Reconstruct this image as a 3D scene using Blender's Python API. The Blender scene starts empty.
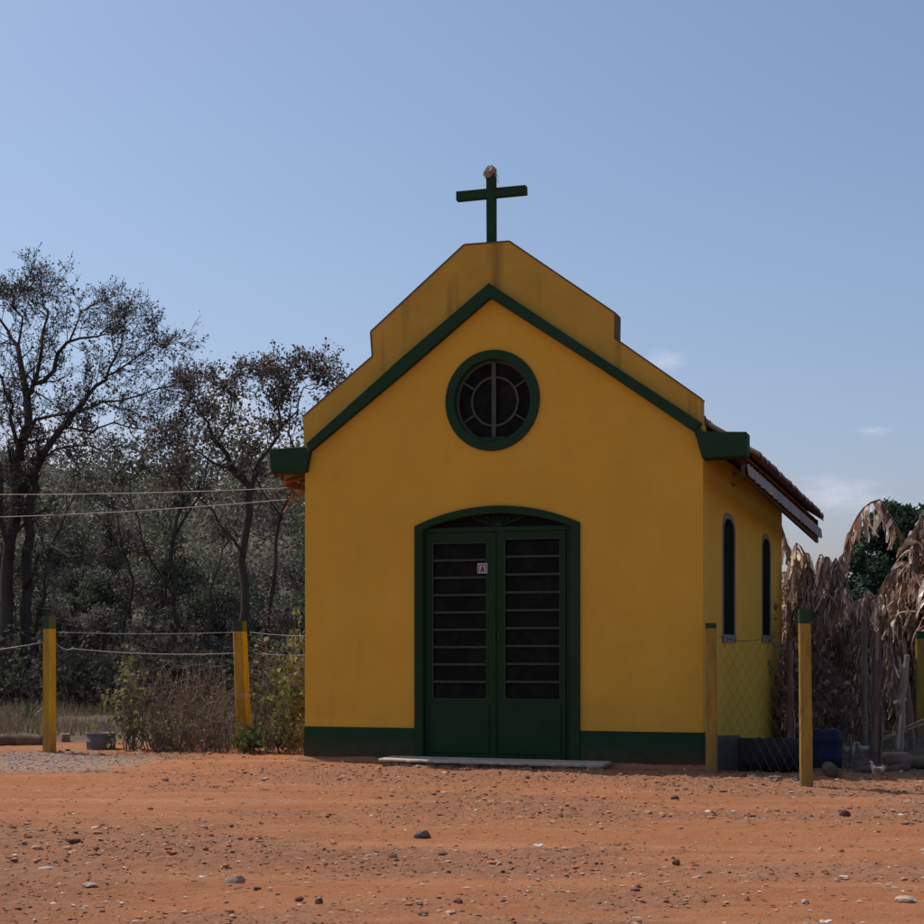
import bpy, bmesh, math, random
import numpy as np
from mathutils import Vector, Matrix

# ------------------------------------------------------------------ camera, world, sun, exposure
sc = bpy.context.scene
C = bpy.context.scene.collection
FPX, CX, HY, CAMH = 1597.0, 462.0, 648.0, 1.14      # focal length (px of a 924 px frame), centre column, horizon row, eye height
cam_d = bpy.data.cameras.new('camera'); cam = bpy.data.objects.new('camera', cam_d); C.objects.link(cam)
cam.location = (0, 0, CAMH); cam.rotation_euler = (math.radians(90), 0, 0)
cam_d.sensor_width = 36; cam_d.lens = FPX / 924 * 36; cam_d.shift_y = (HY - 462) / 924
cam_d.clip_start = 0.1; cam_d.clip_end = 3000
sc.camera = cam
SUN_AZ = math.radians(57.5)       # towards the left of straight ahead
SUN_EL = math.radians(57)
sdir = Vector((-math.sin(SUN_AZ) * math.cos(SUN_EL), math.cos(SUN_AZ) * math.cos(SUN_EL), math.sin(SUN_EL)))
sun_d = bpy.data.lights.new('sun', 'SUN'); sun_d.energy = 3.3; sun_d.angle = math.radians(0.55); sun_d.color = (1.0, 0.93, 0.84)
sun = bpy.data.objects.new('sun', sun_d); C.objects.link(sun)
sun.rotation_euler = sdir.to_track_quat('Z', 'Y').to_euler()
w = bpy.data.worlds.new('World'); sc.world = w; w.use_nodes = True
wn = w.node_tree.nodes; wl = w.node_tree.links
bg = wn['Background']; bg.inputs['Strength'].default_value = 0.108
sky = wn.new('ShaderNodeTexSky'); sky.sky_type = 'NISHITA'; sky.sun_disc = False
sky.sun_elevation = SUN_EL; sky.sun_rotation = -SUN_AZ; sky.air_density = 1.0; sky.dust_density = 1.9; sky.ozone_density = 3.0
def wmath(op, a, b=None, c=None):
    n = wn.new('ShaderNodeMath'); n.operation = op
    for i, v in enumerate((a, b, c)):
        if v is None: continue
        if isinstance(v, (int, float)): n.inputs[i].default_value = v
        else: wl.new(v, n.inputs[i])
    return n.outputs[0]
tc = wn.new('ShaderNodeTexCoord')
sp = wn.new('ShaderNodeSeparateXYZ'); wl.new(tc.outputs['Generated'], sp.inputs[0])
az = wmath('ARCTAN2', sp.outputs['X'], sp.outputs['Y'])
el = wmath('ARCSINE', sp.outputs['Z'])
nz = wn.new('ShaderNodeTexNoise'); nz.inputs['Scale'].default_value = 60; nz.inputs['Detail'].default_value = 7; nz.inputs['Roughness'].default_value = 0.62
mp = wn.new('ShaderNodeMapping'); mp.inputs['Scale'].default_value = (1, 1, 2.2)
wl.new(tc.outputs['Generated'], mp.inputs[0]); wl.new(mp.outputs[0], nz.inputs['Vector'])
total = None
# small fair-weather clouds: azimuth, elevation, half width, half height (radians), density
for (u, v, wu, wv, dn) in [(664, 363, 26, 11, .55), (870, 430, 22, 5, .42), (838, 494, 44, 18, .55), (222, 396, 26, 22, .7),
                           (60, 450, 60, 34, .9), (250, 440, 60, 26, .8), (-260, 470, 120, 40, .9), (1150, 420, 90, 30, .8),
                           (905, 512, 40, 10, .4), (1500, 380, 150, 50, .9), (560, 560, 120, 20, .7), (-700, 380, 160, 50, .8)]:
    a0 = math.atan2(u - CX, FPX); e0 = math.atan2(HY - v, math.hypot(FPX, u - CX))
    da = wmath('DIVIDE', wmath('SUBTRACT', az, a0), wu / FPX)
    de = wmath('DIVIDE', wmath('SUBTRACT', el, e0), wv / FPX)
    r2 = wmath('ADD', wmath('MULTIPLY', da, da), wmath('MULTIPLY', de, de))
    g = wmath('MULTIPLY', wmath('EXPONENT', wmath('MULTIPLY', r2, -0.9)), dn)
    total = g if total is None else wmath('ADD', total, g)
shape = wn.new('ShaderNodeMapRange'); shape.inputs['From Min'].default_value = 0.55; shape.inputs['From Max'].default_value = 1.05
wl.new(wmath('ADD', wmath('MULTIPLY', nz.outputs['Fac'], 0.95), wmath('MULTIPLY', total, 0.62)), shape.inputs['Value'])
mask = wmath('MULTIPLY', wmath('MULTIPLY', shape.outputs[0], wmath('MINIMUM', wmath('MULTIPLY', total, 1.6), 1.0)), 0.85)
gain = wn.new('ShaderNodeMix'); gain.data_type = 'RGBA'; gain.blend_type = 'MULTIPLY'; gain.inputs[0].default_value = 1
gain.inputs[7].default_value = (.985, .98, .99, 1)
wl.new(sky.outputs[0], gain.inputs[6])
mx = wn.new('ShaderNodeMix'); mx.data_type = 'RGBA'
low = wmath('MAXIMUM', wmath('SUBTRACT', 1.0, wmath('MULTIPLY', wmath('ABSOLUTE', el), 4.5)), 0.0)
g2 = wn.new('ShaderNodeMix'); g2.data_type = 'RGBA'; g2.blend_type = 'MULTIPLY'; wl.new(low, g2.inputs[0]); wl.new(gain.outputs[2], g2.inputs[6]); g2.inputs[7].default_value = (1.03, .89, 1.0, 1)
wl.new(mask, mx.inputs[0]); wl.new(g2.outputs[2], mx.inputs[6]); mx.inputs[7].default_value = (6.0, 6.2, 7.2, 1)
wl.new(mx.outputs[2], bg.inputs['Color'])
sc.view_settings.view_transform = 'Standard'; sc.view_settings.look = 'None'
sc.view_settings.gamma = 1; sc.view_settings.use_curve_mapping = False
sc.view_settings.exposure = 0.2
sc.render.engine = 'CYCLES'

R = random.Random(7)
NR = np.random.RandomState(11)

# ------------------------------------------------------------------ materials
def srgb(r, g, b):
    f = lambda c: (c / 255 / 12.92) if c / 255 <= 0.04045 else ((c / 255 + 0.055) / 1.055) ** 2.4
    return (f(r), f(g), f(b), 1)
def L(r, g, b): return (r, g, b, 1)
class NT:
    def __init__(s, name, rough=0.8, spec=0.3):
        s.m = bpy.data.materials.new(name); s.m.use_nodes = True
        s.n = s.m.node_tree.nodes; s.l = s.m.node_tree.links
        s.b = s.n['Principled BSDF']; s.b.inputs['Roughness'].default_value = rough; s.b.inputs['Specular IOR Level'].default_value = spec
        s.tc = s.n.new('ShaderNodeTexCoord')
    def vec(s, scale=(1, 1, 1), co='Object'):
        m = s.n.new('ShaderNodeMapping'); m.inputs['Scale'].default_value = scale; s.l.new(s.tc.outputs[co], m.inputs[0]); return m.outputs[0]
    def noise(s, scale, detail=4, rough=0.6, vs=(1, 1, 1)):
        n = s.n.new('ShaderNodeTexNoise'); n.inputs['Scale'].default_value = scale; n.inputs['Detail'].default_value = detail; n.inputs['Roughness'].default_value = rough
        s.l.new(s.vec(vs), n.inputs['Vector']); return n.outputs['Fac']
    def ramp(s, fac, a, b):
        r = s.n.new('ShaderNodeMapRange'); r.inputs['From Min'].default_value = a; r.inputs['From Max'].default_value = b
        s.l.new(fac, r.inputs['Value']); return r.outputs[0]
    def mix(s, fac, a, b, mode='MIX'):
        m = s.n.new('ShaderNodeMix'); m.data_type = 'RGBA'; m.blend_type = mode
        for i, v in ((0, fac), (6, a), (7, b)):
            if hasattr(v, 'is_linked') or hasattr(v, 'links'): s.l.new(v, m.inputs[i])
            else: m.inputs[i].default_value = v
        return m.outputs[2]
    def math(s, op, a, b):
        n = s.n.new('ShaderNodeMath'); n.operation = op
        for i, v in enumerate((a, b)):
            if isinstance(v, (int, float)): n.inputs[i].default_value = v
            else: s.l.new(v, n.inputs[i])
        return n.outputs[0]
    def col(s, c): s.l.new(c, s.b.inputs['Base Color'])
    def bump(s, h, strength, dist=0.01):
        b = s.n.new('ShaderNodeBump'); b.inputs['Strength'].default_value = strength; b.inputs['Distance'].default_value = dist
        s.l.new(h, b.inputs['Height']); s.l.new(b.outputs[0], s.b.inputs['Normal'])
def attr_mat(name, tint=(1, 1, 1, 1), rough=0.75, spec=0.25, trans=0.0):
    """colour from the per-face 'Col' attribute (leaf, bark, stone variation)"""
    t = NT(name, rough, spec)
    a = t.n.new('ShaderNodeAttribute'); a.attribute_name = 'Col'
    c = t.mix(1.0, a.outputs['Color'], tint, 'MULTIPLY')
    t.col(c)
    if trans > 0:
        tr = t.n.new('ShaderNodeBsdfTranslucent'); t.l.new(c, tr.inputs['Color'])
        ms = t.n.new('ShaderNodeMixShader'); ms.inputs[0].default_value = trans
        t.l.new(t.b.outputs[0], ms.inputs[1]); t.l.new(tr.outputs[0], ms.inputs[2])
        t.l.new(ms.outputs[0], t.n['Material Output'].inputs['Surface'])
    return t.m
def simple(name, c1, c2, scale=6, rough=0.8, spec=0.25, bump=0.15, dist=0.004, vs=(1, 1, 1)):
    t = NT(name, rough, spec); n = t.noise(scale, 5, 0.6, vs)
    t.col(t.mix(t.ramp(n, 0.3, 0.7), c1, c2)); t.bump(t.noise(scale * 12, 4), bump, dist); return t.m

# yellow limewash wall: soft blotches, faint grime runs below the coping
t = NT('yellow_wall_paint', 0.9, 0.15)
base = t.mix(t.ramp(t.noise(1.1, 5, 0.55), 0.3, 0.7), L(.690, .405, .047), L(.620, .360, .044))
base = t.mix(t.math('MULTIPLY', t.ramp(t.noise(5, 6, 0.7), 0.52, 0.8), .22), base, L(.45, .285, .05))
base = t.mix(t.math('MULTIPLY', t.ramp(t.noise(2.3, 7, 0.72, (1, 1, .7)), 0.5, 0.72), .30), base, L(.72, .49, .10))
base = t.mix(t.math('MULTIPLY', t.ramp(t.noise(26, 5, 0.8), 0.62, 0.74), .30), base, L(.33, .20, .05))
drip = t.math('MULTIPLY', t.ramp(t.noise(5.5, 4, 0.6, (1, 1, 0.10)), 0.62, 0.80), .18)
base = t.mix(drip, base, L(.24, .15, .05))
sep = t.n.new('ShaderNodeSeparateXYZ'); t.l.new(t.tc.outputs['Object'], sep.inputs[0])
low = t.math('MULTIPLY', t.ramp(sep.outputs['Z'], 0.75, 0.33), t.ramp(t.noise(4, 5, .65), .35, .75))
base = t.mix(t.math('MULTIPLY', low, .35), base, L(.42, .21, .06))       # splashed earth
t.col(base); t.bump(t.noise(38, 6, 0.65), 0.22, 0.006); M_YEL = t.m
t = NT('yellow_parapet_paint', 0.9, 0.15)
base = t.mix(t.ramp(t.noise(2.2, 5, 0.6), 0.3, 0.7), L(.55, .345, .052), L(.44, .28, .05))
drip = t.math('MULTIPLY', t.ramp(t.noise(4.2, 3, 0.5, (1, 1, 0.07)), 0.57, 0.70), .65)
base = t.mix(drip, base, L(.14, .09, .04))
t.col(base); t.bump(t.noise(38, 6, 0.65), 0.22, 0.006); M_PAR = t.m
t = NT('green_wall_paint', 0.8, 0.15)
base = t.mix(t.ramp(t.noise(3, 5), .3, .7), L(.012, .046, .021), L(.018, .054, .026))
sep = t.n.new('ShaderNodeSeparateXYZ'); t.l.new(t.tc.outputs['Object'], sep.inputs[0])
low = t.math('MULTIPLY', t.ramp(sep.outputs['Z'], 0.26, 0.02), t.ramp(t.noise(9, 5, .7), .25, .6))
base = t.mix(t.math('MULTIPLY', low, .75), base, L(.12, .06, .035))
t.col(base); t.bump(t.noise(40, 5), .2, .005); M_GRN = t.m
M_COPE = simple('grimy_coping', L(.07, .055, .035), L(.14, .10, .05), 9)
M_DOOR = simple('green_door_enamel', L(.009, .036, .013), L(.015, .046, .018), 3, .6, .15, .12)
M_GLASS = NT('dark_window_glass', .4, .07); M_GLASS.b.inputs['Base Color'].default_value = L(.012, .011, .011)
M_GLASS.bump(M_GLASS.noise(40, 3), .08, .002)
M_GLASS.col(M_GLASS.mix(M_GLASS.ramp(M_GLASS.noise(7, 5), .45, .75), L(.005, .006, .005), L(.018, .015, .012))); M_GLASS = M_GLASS.m
M_FRAMEW = simple('grey_lime_surround', L(.15, .15, .14), L(.22, .22, .20), 9)
M_DARKG = simple('dark_green_shutter', L(.004, .010, .006), L(.007, .015, .008), 6, .9, .02)
M_MUNT = simple('dusty_green_bar', L(.05, .065, .045), L(.085, .09, .065), 12)
M_CONC = simple('worn_concrete', L(.36, .29, .22), L(.52, .43, .34), 5, .9, .2, .3, .006)
M_BRICK = simple('brick_rubble', L(.22, .09, .05), L(.30, .24, .19), 14, .95, .1, .5, .01)
M_TILE = simple('weathered_roof_tile', L(.10, .055, .038), L(.17, .105, .08), 7, .9, .15, .4, .006)
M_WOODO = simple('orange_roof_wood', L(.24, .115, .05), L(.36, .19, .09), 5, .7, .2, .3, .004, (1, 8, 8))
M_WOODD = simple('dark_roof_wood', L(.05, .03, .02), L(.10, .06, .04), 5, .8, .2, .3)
M_ZINC = simple('pale_corrugated_sheet', L(.20, .195, .19), L(.34, .33, .32), 3.5, .7, .2, .3)
M_POSTY = simple('post_yellow_paint', L(.44, .25, .035), L(.36, .20, .035), 8, .85, .15, .4, .006)
M_POSTD = simple('dirty_post_paint', L(.36, .245, .045), L(.24, .155, .045), 5, .9, .1, .6, .008, (3, 3, .6))
M_POSTSUN = simple('post_sunlit_yellow', L(.66, .42, .030), L(.56, .34, .03), 8, .8, .2, .4, .006)  # brighter yellow, sunlight put into the colour
def post_mat(name, c1, c2):
    t = NT(name, .9, .1)
    c = t.mix(t.ramp(t.noise(6, 6, .7, (3, 3, .5)), .35, .65), c1, c2)
    c = t.mix(t.math('MULTIPLY', t.ramp(t.noise(38, 5, .8), .58, .66), .75), c, L(.16, .11, .06))
    sp_ = t.n.new('ShaderNodeSeparateXYZ'); t.l.new(t.tc.outputs['Object'], sp_.inputs[0])
    lo_ = t.math('MULTIPLY', t.ramp(sp_.outputs['Z'], .42, .02), t.ramp(t.noise(14, 5, .7), .2, .6))
    t.col(t.mix(t.math('MULTIPLY', lo_, .8), c, L(.30, .145, .07))); t.bump(t.noise(45, 6, .75), .6, .01); return t.m
M_POSTY = post_mat('post_yellow_paint', L(.46, .27, .035), L(.33, .19, .035))
M_POSTSUN = post_mat('post_sunlit_yellow', L(.70, .46, .030), L(.54, .33, .03))  # sunlight painted into the yellow, for right faces of the left posts
M_POSTD = post_mat('dirty_post_paint', L(.42, .28, .045), L(.25, .16, .045))
M_POSTG = simple('post_green_paint', L(.020, .050, .025), L(.035, .07, .03), 8, .8, .2, .3)
M_POSTGSUN = simple('post_sunlit_green', L(.12, .17, .03), L(.09, .13, .03), 8, .8, .2, .3)  # sunlight painted into the green, right faces of the post tops
M_WIRE = simple('dark_wire', L(.035, .028, .022), L(.055, .042, .03), 30, .9, .05)
M_WIREL = simple('galvanised_wire', L(.42, .40, .37), L(.55, .53, .49), 30, .45, .5)
M_CABLE = simple('pale_cable', L(.34, .29, .22), L(.42, .37, .29), 10, .6)
M_BLUE = simple('blue_drum_plastic', L(.006, .014, .048), L(.009, .020, .062), 4, .6, .15, .05)
M_BLACK = simple('black_drum_plastic', L(.012, .013, .016), L(.022, .022, .024), 4, .75, .1, .3)
M_GREYB = simple('grey_green_box', L(.06, .075, .065), L(.08, .095, .085), 5)
M_STEELB = simple('rusty_blue_grey_steel', L(.075, .085, .10), L(.17, .15, .135), 7, .6, .3, .3)
M_LOG = simple('log_bark', L(.10, .065, .045), L(.20, .14, .10), 8, .9, .1, .7, .012, (1, 1, 1))
M_POLE = simple('bleached_pole_wood', L(.45, .42, .38), L(.6, .57, .52), 9, .8, .2, .3)
M_BARK = simple('tree_bark', L(.045, .036, .031), L(.095, .080, .070), 4, .95, .1, .8, .02, (1, 1, .4))
M_NEST = simple('mud_nest', L(.24, .18, .14), L(.44, .38, .32), 18, .95, .1, .8, .012)
M_LEAFD = attr_mat('dull_tree_leaf', trans=.25)
M_LEAFG = attr_mat('green_shrub_leaf', trans=.45, rough=.6)
M_BAN = attr_mat('dry_banana_leaf', tint=(1.32, 1.18, 1.02, 1), trans=.45, rough=.42, spec=.5)
M_BSTEM = attr_mat('banana_stem', rough=.8)
M_STONE = attr_mat('loose_stone', rough=.9, spec=.2)
M_GRASS = attr_mat('dry_grass_blade', trans=.3, rough=.8)
M_TWIG = attr_mat('dry_twig', rough=.85)

# ground: red laterite, grey gravel patch, dry grass soil beyond the road
t = NT('red_earth', .95, .12)
n1 = t.noise(.55, 6, .62, (1, 1.8, 1)); n2 = t.noise(3.2, 6, .7, (1, 1.6, 1)); n3 = t.noise(55, 4, .7); n4 = t.noise(260, 3, .7)
c = t.mix(t.ramp(n1, .32, .68), L(.375, .138, .056), L(.470, .188, .082))
c = t.mix(t.math('MULTIPLY', t.ramp(n2, .45, .72), .55), c, L(.420, .210, .110))
c = t.mix(t.math('MULTIPLY', t.ramp(t.noise(1.0, 6, .62, (.22, 2.6, 1)), .5, .66), .5), c, L(.54, .27, .14))
c = t.mix(t.math('MULTIPLY', t.ramp(t.noise(1.7, 5, .6, (.16, 2.2, 1)), .54, .7), .35), c, L(.27, .115, .06))
c = t.mix(t.math('MULTIPLY', t.ramp(n3, .52, .74), .38), c, L(.20, .085, .05))
c = t.mix(t.math('MULTIPLY', t.ramp(n4, .55, .8), .40), c, L(.46, .30, .21))
c = t.mix(t.math('MULTIPLY', t.ramp(t.noise(110, 3, .6), .6, .72), .5), c, L(.13, .07, .05))
a = t.n.new('ShaderNodeAttribute'); a.attribute_name = 'Col'
sepc = t.n.new('ShaderNodeSeparateColor'); t.l.new(a.outputs['Color'], sepc.inputs[0])
gr = t.mix(t.ramp(n3, .35, .65), L(.24, .18, .14), L(.42, .34, .28))
c = t.mix(sepc.outputs[0], c, gr)                                            # R: grey gravel
soil = t.mix(t.ramp(n2, .35, .65), L(.095, .078, .055), L(.19, .145, .10))
c = t.mix(sepc.outputs[1], c, soil)                                          # G: weedy brown soil
c = t.mix(t.math('MULTIPLY', sepc.outputs[2], .55), c, L(.30, .165, .105))    # B: stony, paler bands
t.col(c); t.bump(t.math('ADD', n3, t.math('MULTIPLY', n4, .45)), .95, .02); M_GROUND = t.m

# ------------------------------------------------------------------ mesh helpers
class MB:
    def __init__(s): s.v = []; s.f = []; s.c = []; s.mi = []
    def add(s, vs, fs, col=None, mi=0):
        o = len(s.v); s.v += [tuple(p) for p in vs]
        for f in fs: s.f.append(tuple(i + o for i in f)); s.c.append(col or (1, 1, 1)); s.mi.append(mi)
    def box(s, a, b, col=None, mi=0, M=None):
        x0, y0, z0 = a; x1, y1, z1 = b
        vs = [(x0, y0, z0), (x1, y0, z0), (x1, y1, z0), (x0, y1, z0), (x0, y0, z1), (x1, y0, z1), (x1, y1, z1), (x0, y1, z1)]
        if M is not None: vs = [tuple(M @ Vector(p)) for p in vs]
        s.add(vs, [(0, 3, 2, 1), (4, 5, 6, 7), (0, 1, 5, 4), (1, 2, 6, 5), (2, 3, 7, 6), (3, 0, 4, 7)], col, mi)
    def prism(s, poly, y0, y1, col=None, mi=0, axis='y'):
        """polygon in (x,z) counter-clockwise seen from -y, extruded y0..y1 (or (y,z) along x)"""
        n = len(poly)
        if axis == 'y': vs = [(p[0], y0, p[1]) for p in poly] + [(p[0], y1, p[1]) for p in poly]
        else: vs = [(y0, p[0], p[1]) for p in poly] + [(y1, p[0], p[1]) for p in poly]
        fs = [tuple(range(n)), tuple(range(2 * n - 1, n - 1, -1))] + [(i, i + n, (i + 1) % n + n, (i + 1) % n) for i in range(n)]
        s.add(vs, fs, col, mi)
    def band(s, outer, inner, y0, y1, closed=False, col=None, axis='y'):
        """strip between two equal-length polylines, extruded"""
        n = len(outer); rng = range(n if closed else n - 1)
        def P(p, y): return (p[0], y, p[1]) if axis == 'y' else (y, p[0], p[1])
        vs = [P(p, y0) for p in outer] + [P(p, y0) for p in inner] + [P(p, y1) for p in outer] + [P(p, y1) for p in inner]
        fs = []
        for i in rng:
            j = (i + 1) % n
            fs += [(i, j, n + j, n + i), (2 * n + i, 3 * n + i, 3 * n + j, 2 * n + j), (i, 2 * n + i, 2 * n + j, j), (n + i, n + j, 3 * n + j, 3 * n + i)]
        if not closed: fs += [(0, n, 3 * n, 2 * n), (n - 1, 3 * n - 1, 4 * n - 1, 2 * n - 1)]
        s.add(vs, fs, col)
    def tube(s, pts, rad, sides=6, col=None, cap=True, mi=0):
        pts = [Vector(p) for p in pts]; n = len(pts)
        if n < 2: return
        if not hasattr(rad, '__len__'): rad = [rad] * n
        vs = []; prev = None
        for i, p in enumerate(pts):
            d = (pts[min(i + 1, n - 1)] - pts[max(i - 1, 0)])
            d = d.normalized() if d.length > 1e-9 else Vector((0, 0, 1))
            if prev is None:
                a = Vector((0, 0, 1)) if abs(d.z) < .9 else Vector((1, 0, 0)); a = (a - d * a.dot(d)).normalized()
            else:
                a = prev - d * prev.dot(d); a = a.normalized() if a.length > 1e-6 else d.orthogonal().normalized()
            prev = a; b = d.cross(a)
            for k in range(sides):
                t_ = 2 * math.pi * k / sides
                vs.append(p + (a * math.cos(t_) + b * math.sin(t_)) * rad[i])
        fs = [(i * sides + k, i * sides + (k + 1) % sides, (i + 1) * sides + (k + 1) % sides, (i + 1) * sides + k) for i in range(n - 1) for k in range(sides)]
        if cap: fs += [tuple(range(sides - 1, -1, -1)), tuple(range((n - 1) * sides, n * sides))]
        s.add(vs, fs, col, mi)
    def lathe(s, prof, n=24, col=None, M=None, mi=0):
        vs = []
        for (r, z) in prof:
            for k in range(n):
                a = 2 * math.pi * k / n; p = Vector((r * math.cos(a), r * math.sin(a), z)); vs.append(M @ p if M is not None else p)
        fs = [(i * n + k, i * n + (k + 1) % n, (i + 1) * n + (k + 1) % n, (i + 1) * n + k) for i in range(len(prof) - 1) for k in range(n)]
        s.add(vs, fs, col, mi)
    def build(s, name, mat, parent=None, smooth=False, bevel=0):
        me = bpy.data.meshes.new(name)
        me.from_pydata(s.v, [], s.f)
        for m in (mat if isinstance(mat, (list, tuple)) else [mat]): me.materials.append(m)
        ca = me.color_attributes.new('Col', 'FLOAT_COLOR', 'CORNER')
        arr = np.ones((len(me.loops), 4), dtype=np.float32)
        if s.c:
            cnt = np.array([len(f) for f in s.f]); arr[:, :3] = np.repeat(np.array(s.c, dtype=np.float32), cnt, axis=0)
        ca.data.foreach_set('color', arr.ravel())
        me.polygons.foreach_set('material_index', np.array(s.mi, dtype=np.int32))
        if smooth: me.polygons.foreach_set('use_smooth', np.ones(len(me.polygons), dtype=bool))
        me.update()
        o = bpy.data.objects.new(name, me); C.objects.link(o)
        if parent is not None: o.parent = parent
        if bevel:
            b = o.modifiers.new('bevel', 'BEVEL'); b.width = bevel; b.segments = 2; b.limit_method = 'ANGLE'
        return o
def tag(o, label=None, cat=None, group=None, kind=None):
    if label: o['label'] = label
    if cat: o['category'] = cat
    if group: o['group'] = group
    if kind: o['kind'] = kind
    return o
def empty(name, loc=(0, 0, 0), rz=0.0):
    e = bpy.data.objects.new(name, None); C.objects.link(e); e.location = loc; e.rotation_euler = (0, 0, rz); e.empty_display_size = .1; return e
def copy_tree(o, parent=None):
    c = o.copy(); C.objects.link(c)
    if parent is not None: c.parent = parent
    for ch in list(o.children): copy_tree(ch, c)
    return c
def at(u, v=None, Y=None, z=None):
    """world point seen at (u, v): at depth Y, or on the level z"""
    if Y is None: Y = FPX * (CAMH - z) / (v - HY)
    return Vector(((u - CX) / FPX * Y, Y, CAMH - (v - HY) / FPX * Y if v is not None else 0))

# value noise (numpy)
def vnoise(x, y, seed=0):
    xi = np.floor(x).astype(np.int64); yi = np.floor(y).astype(np.int64); fx = x - xi; fy = y - yi
    def h(a, b):
        n = (a * 374761393 + b * 668265263 + seed * 1442695041) & 0x7fffffff
        n = ((n ^ (n >> 13)) * 1274126177) & 0x7fffffff
        return ((n ^ (n >> 16)) & 0xffff) / 65535.0
    fx = fx * fx * (3 - 2 * fx); fy = fy * fy * (3 - 2 * fy)
    return (h(xi, yi) * (1 - fx) + h(xi + 1, yi) * fx) * (1 - fy) + (h(xi, yi + 1) * (1 - fx) + h(xi + 1, yi + 1) * fx) * fy
def fbm(x, y, octv=4, seed=0, g=.5):
    s = 0; a = 1; tot = 0
    for i in range(octv):
        s = s + a * vnoise(x, y, seed + i * 17); tot += a; a *= g; x = x * 2.03 + 5.1; y = y * 2.03 + 3.7
    return s / tot - .5
def sstep(a, b, x): t_ = np.clip((x - a) / (b - a), 0, 1); return t_ * t_ * (3 - 2 * t_)

# chapel frame
Lc = Vector(((305 - CX) / FPX * 16.2, 16.2)); Rc = Vector(((703 - CX) / FPX * 15.0, 15.0))
W = (Rc - Lc).length; TH = math.atan2(Lc.y - Rc.y, Rc.x - Lc.x); ct, st = math.cos(TH), math.sin(TH)
def chap(x, y):   # chapel local -> world xy
    return (Lc.x + x * ct + y * st, Lc.y - x * st + y * ct)
LEN = 7.0

def hillh(x, y):
    crest = 9.2 - 9.0 * sstep(-10, 9, x) + 1.6 * fbm(x * .03, y * .03, 3, 5)
    return crest * sstep(44, 96, y) + sstep(120, 600, y) * 6
def stony(x, y):
    b = fbm(x * .45, y * .9, 4, 21, .55)
    s = sstep(.03, .22, b)
    s = np.maximum(s, sstep(1.5, .4, abs(y - 14.6 + x * .10)) * sstep(-1, 1, x + 2) * .8)          # stones in front of the chapel
    s = np.maximum(s, sstep(-1.0, -2.2, x) * sstep(9.5, 8.3, y) * .95)                              # rubble, lower left
    s = np.maximum(s, sstep(.5, .1, abs(y - 8.3)) * .8 * sstep(-.5, .6, x))
    return s
def gravel_patch(x, y):
    return sstep(.15, .75, 1.25 - ((x + 5.0) / 2.2) ** 2 - ((y - 16.2) / 1.25) ** 2 + fbm(x * 1.3, y * 1.3, 3, 9))
def gh(x, y, fine=True):
    x = np.asarray(x, dtype=float); y = np.asarray(y, dtype=float)
    h = 0.10 * fbm(x * .18, y * .3, 3, 1) * sstep(30, 14, y) + hillh(x, y)
    h = h * (1 - .85 * sstep(1.6, .2, abs(y - 15.6 + x * .31)) * sstep(6, 3, abs(x)))
    wave = .055 * fbm(x * .6, y * 1.8, 4, 3)                       # wheel tracks and scrapes, running across the view
    wave += .016 * fbm(x * 2.2, y * 6, 4, 7, .6)
    sm = sstep(0.05, .5, abs(y - 15.6 + x * .31))
    h = h + wave * sm
    if fine:
        s = stony(x, y)
        h = h + (.007 + .016 * s) * fbm(x * 14, y * 17, 3, 4, .6) * 2 * sstep(24, 16, y)
    return h
def ghs(x, y): return float(gh(np.array([x]), np.array([y]))[0])

# ------------------------------------------------------------------ ground sheet
xs = np.concatenate([-np.geomspace(900, 7.2, 46), np.arange(-7, 7.6, .024), np.geomspace(7.8, 900, 46)])
ys = [5.2]
while ys[-1] < 19.5: ys.append(ys[-1] + max(.011, .00016 * ys[-1] ** 2 * .75))
ys = np.concatenate([[-300, -100, -40, -15, -6, -2, 0, 1, 2, 3, 3.8, 4.5], ys, np.geomspace(20, 1500, 120)])
GX, GY = np.meshgrid(xs, ys); GZ = gh(GX, GY)
nx, ny = len(xs), len(ys)
me = bpy.data.meshes.new('ground')
co = np.stack([GX.ravel(), GY.ravel(), GZ.ravel()], 1).astype(np.float32)
ii = (np.arange(ny - 1)[:, None] * nx + np.arange(nx - 1)[None, :]).ravel()
quads = np.stack([ii, ii + 1, ii + nx + 1, ii + nx], 1).astype(np.int32)
me.vertices.add(len(co)); me.vertices.foreach_set('co', co.ravel())
me.loops.add(quads.size); me.loops.foreach_set('vertex_index', quads.ravel())
me.polygons.add(len(quads)); me.polygons.foreach_set('loop_start', np.arange(0, quads.size, 4, dtype=np.int32)); me.polygons.foreach_set('loop_total', np.full(len(quads), 4, dtype=np.int32))
me.polygons.foreach_set('use_smooth', np.ones(len(quads), dtype=bool)); me.update(calc_edges=True)
ca = me.color_attributes.new('Col', 'FLOAT_COLOR', 'POINT'); arr = np.ones((len(co), 4), dtype=np.float32)
edge = GY - (18.9 + .5 * fbm(GX * .8, GY * .8, 3, 2)); 
soilm = np.maximum(sstep(-.3, .8, edge), sstep(-.4, .5, (GX - 3.0) * .5 + (GY - 15.2) * .6 + .6 * fbm(GX * 1.2, GY * 1.2, 3, 8)) * sstep(2.4, 3.2, GX) * sstep(12.6, 13.6, GY))
arr[:, 0] = (gravel_patch(GX, GY) * .6).ravel(); arr[:, 1] = soilm.ravel(); arr[:, 2] = (stony(GX, GY) * (GY < 24)).ravel()
ca.data.foreach_set('color', arr.ravel()); me.materials.append(M_GROUND)
ground = bpy.data.objects.new('ground', me); C.objects.link(ground); tag(ground, kind='structure')

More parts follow.
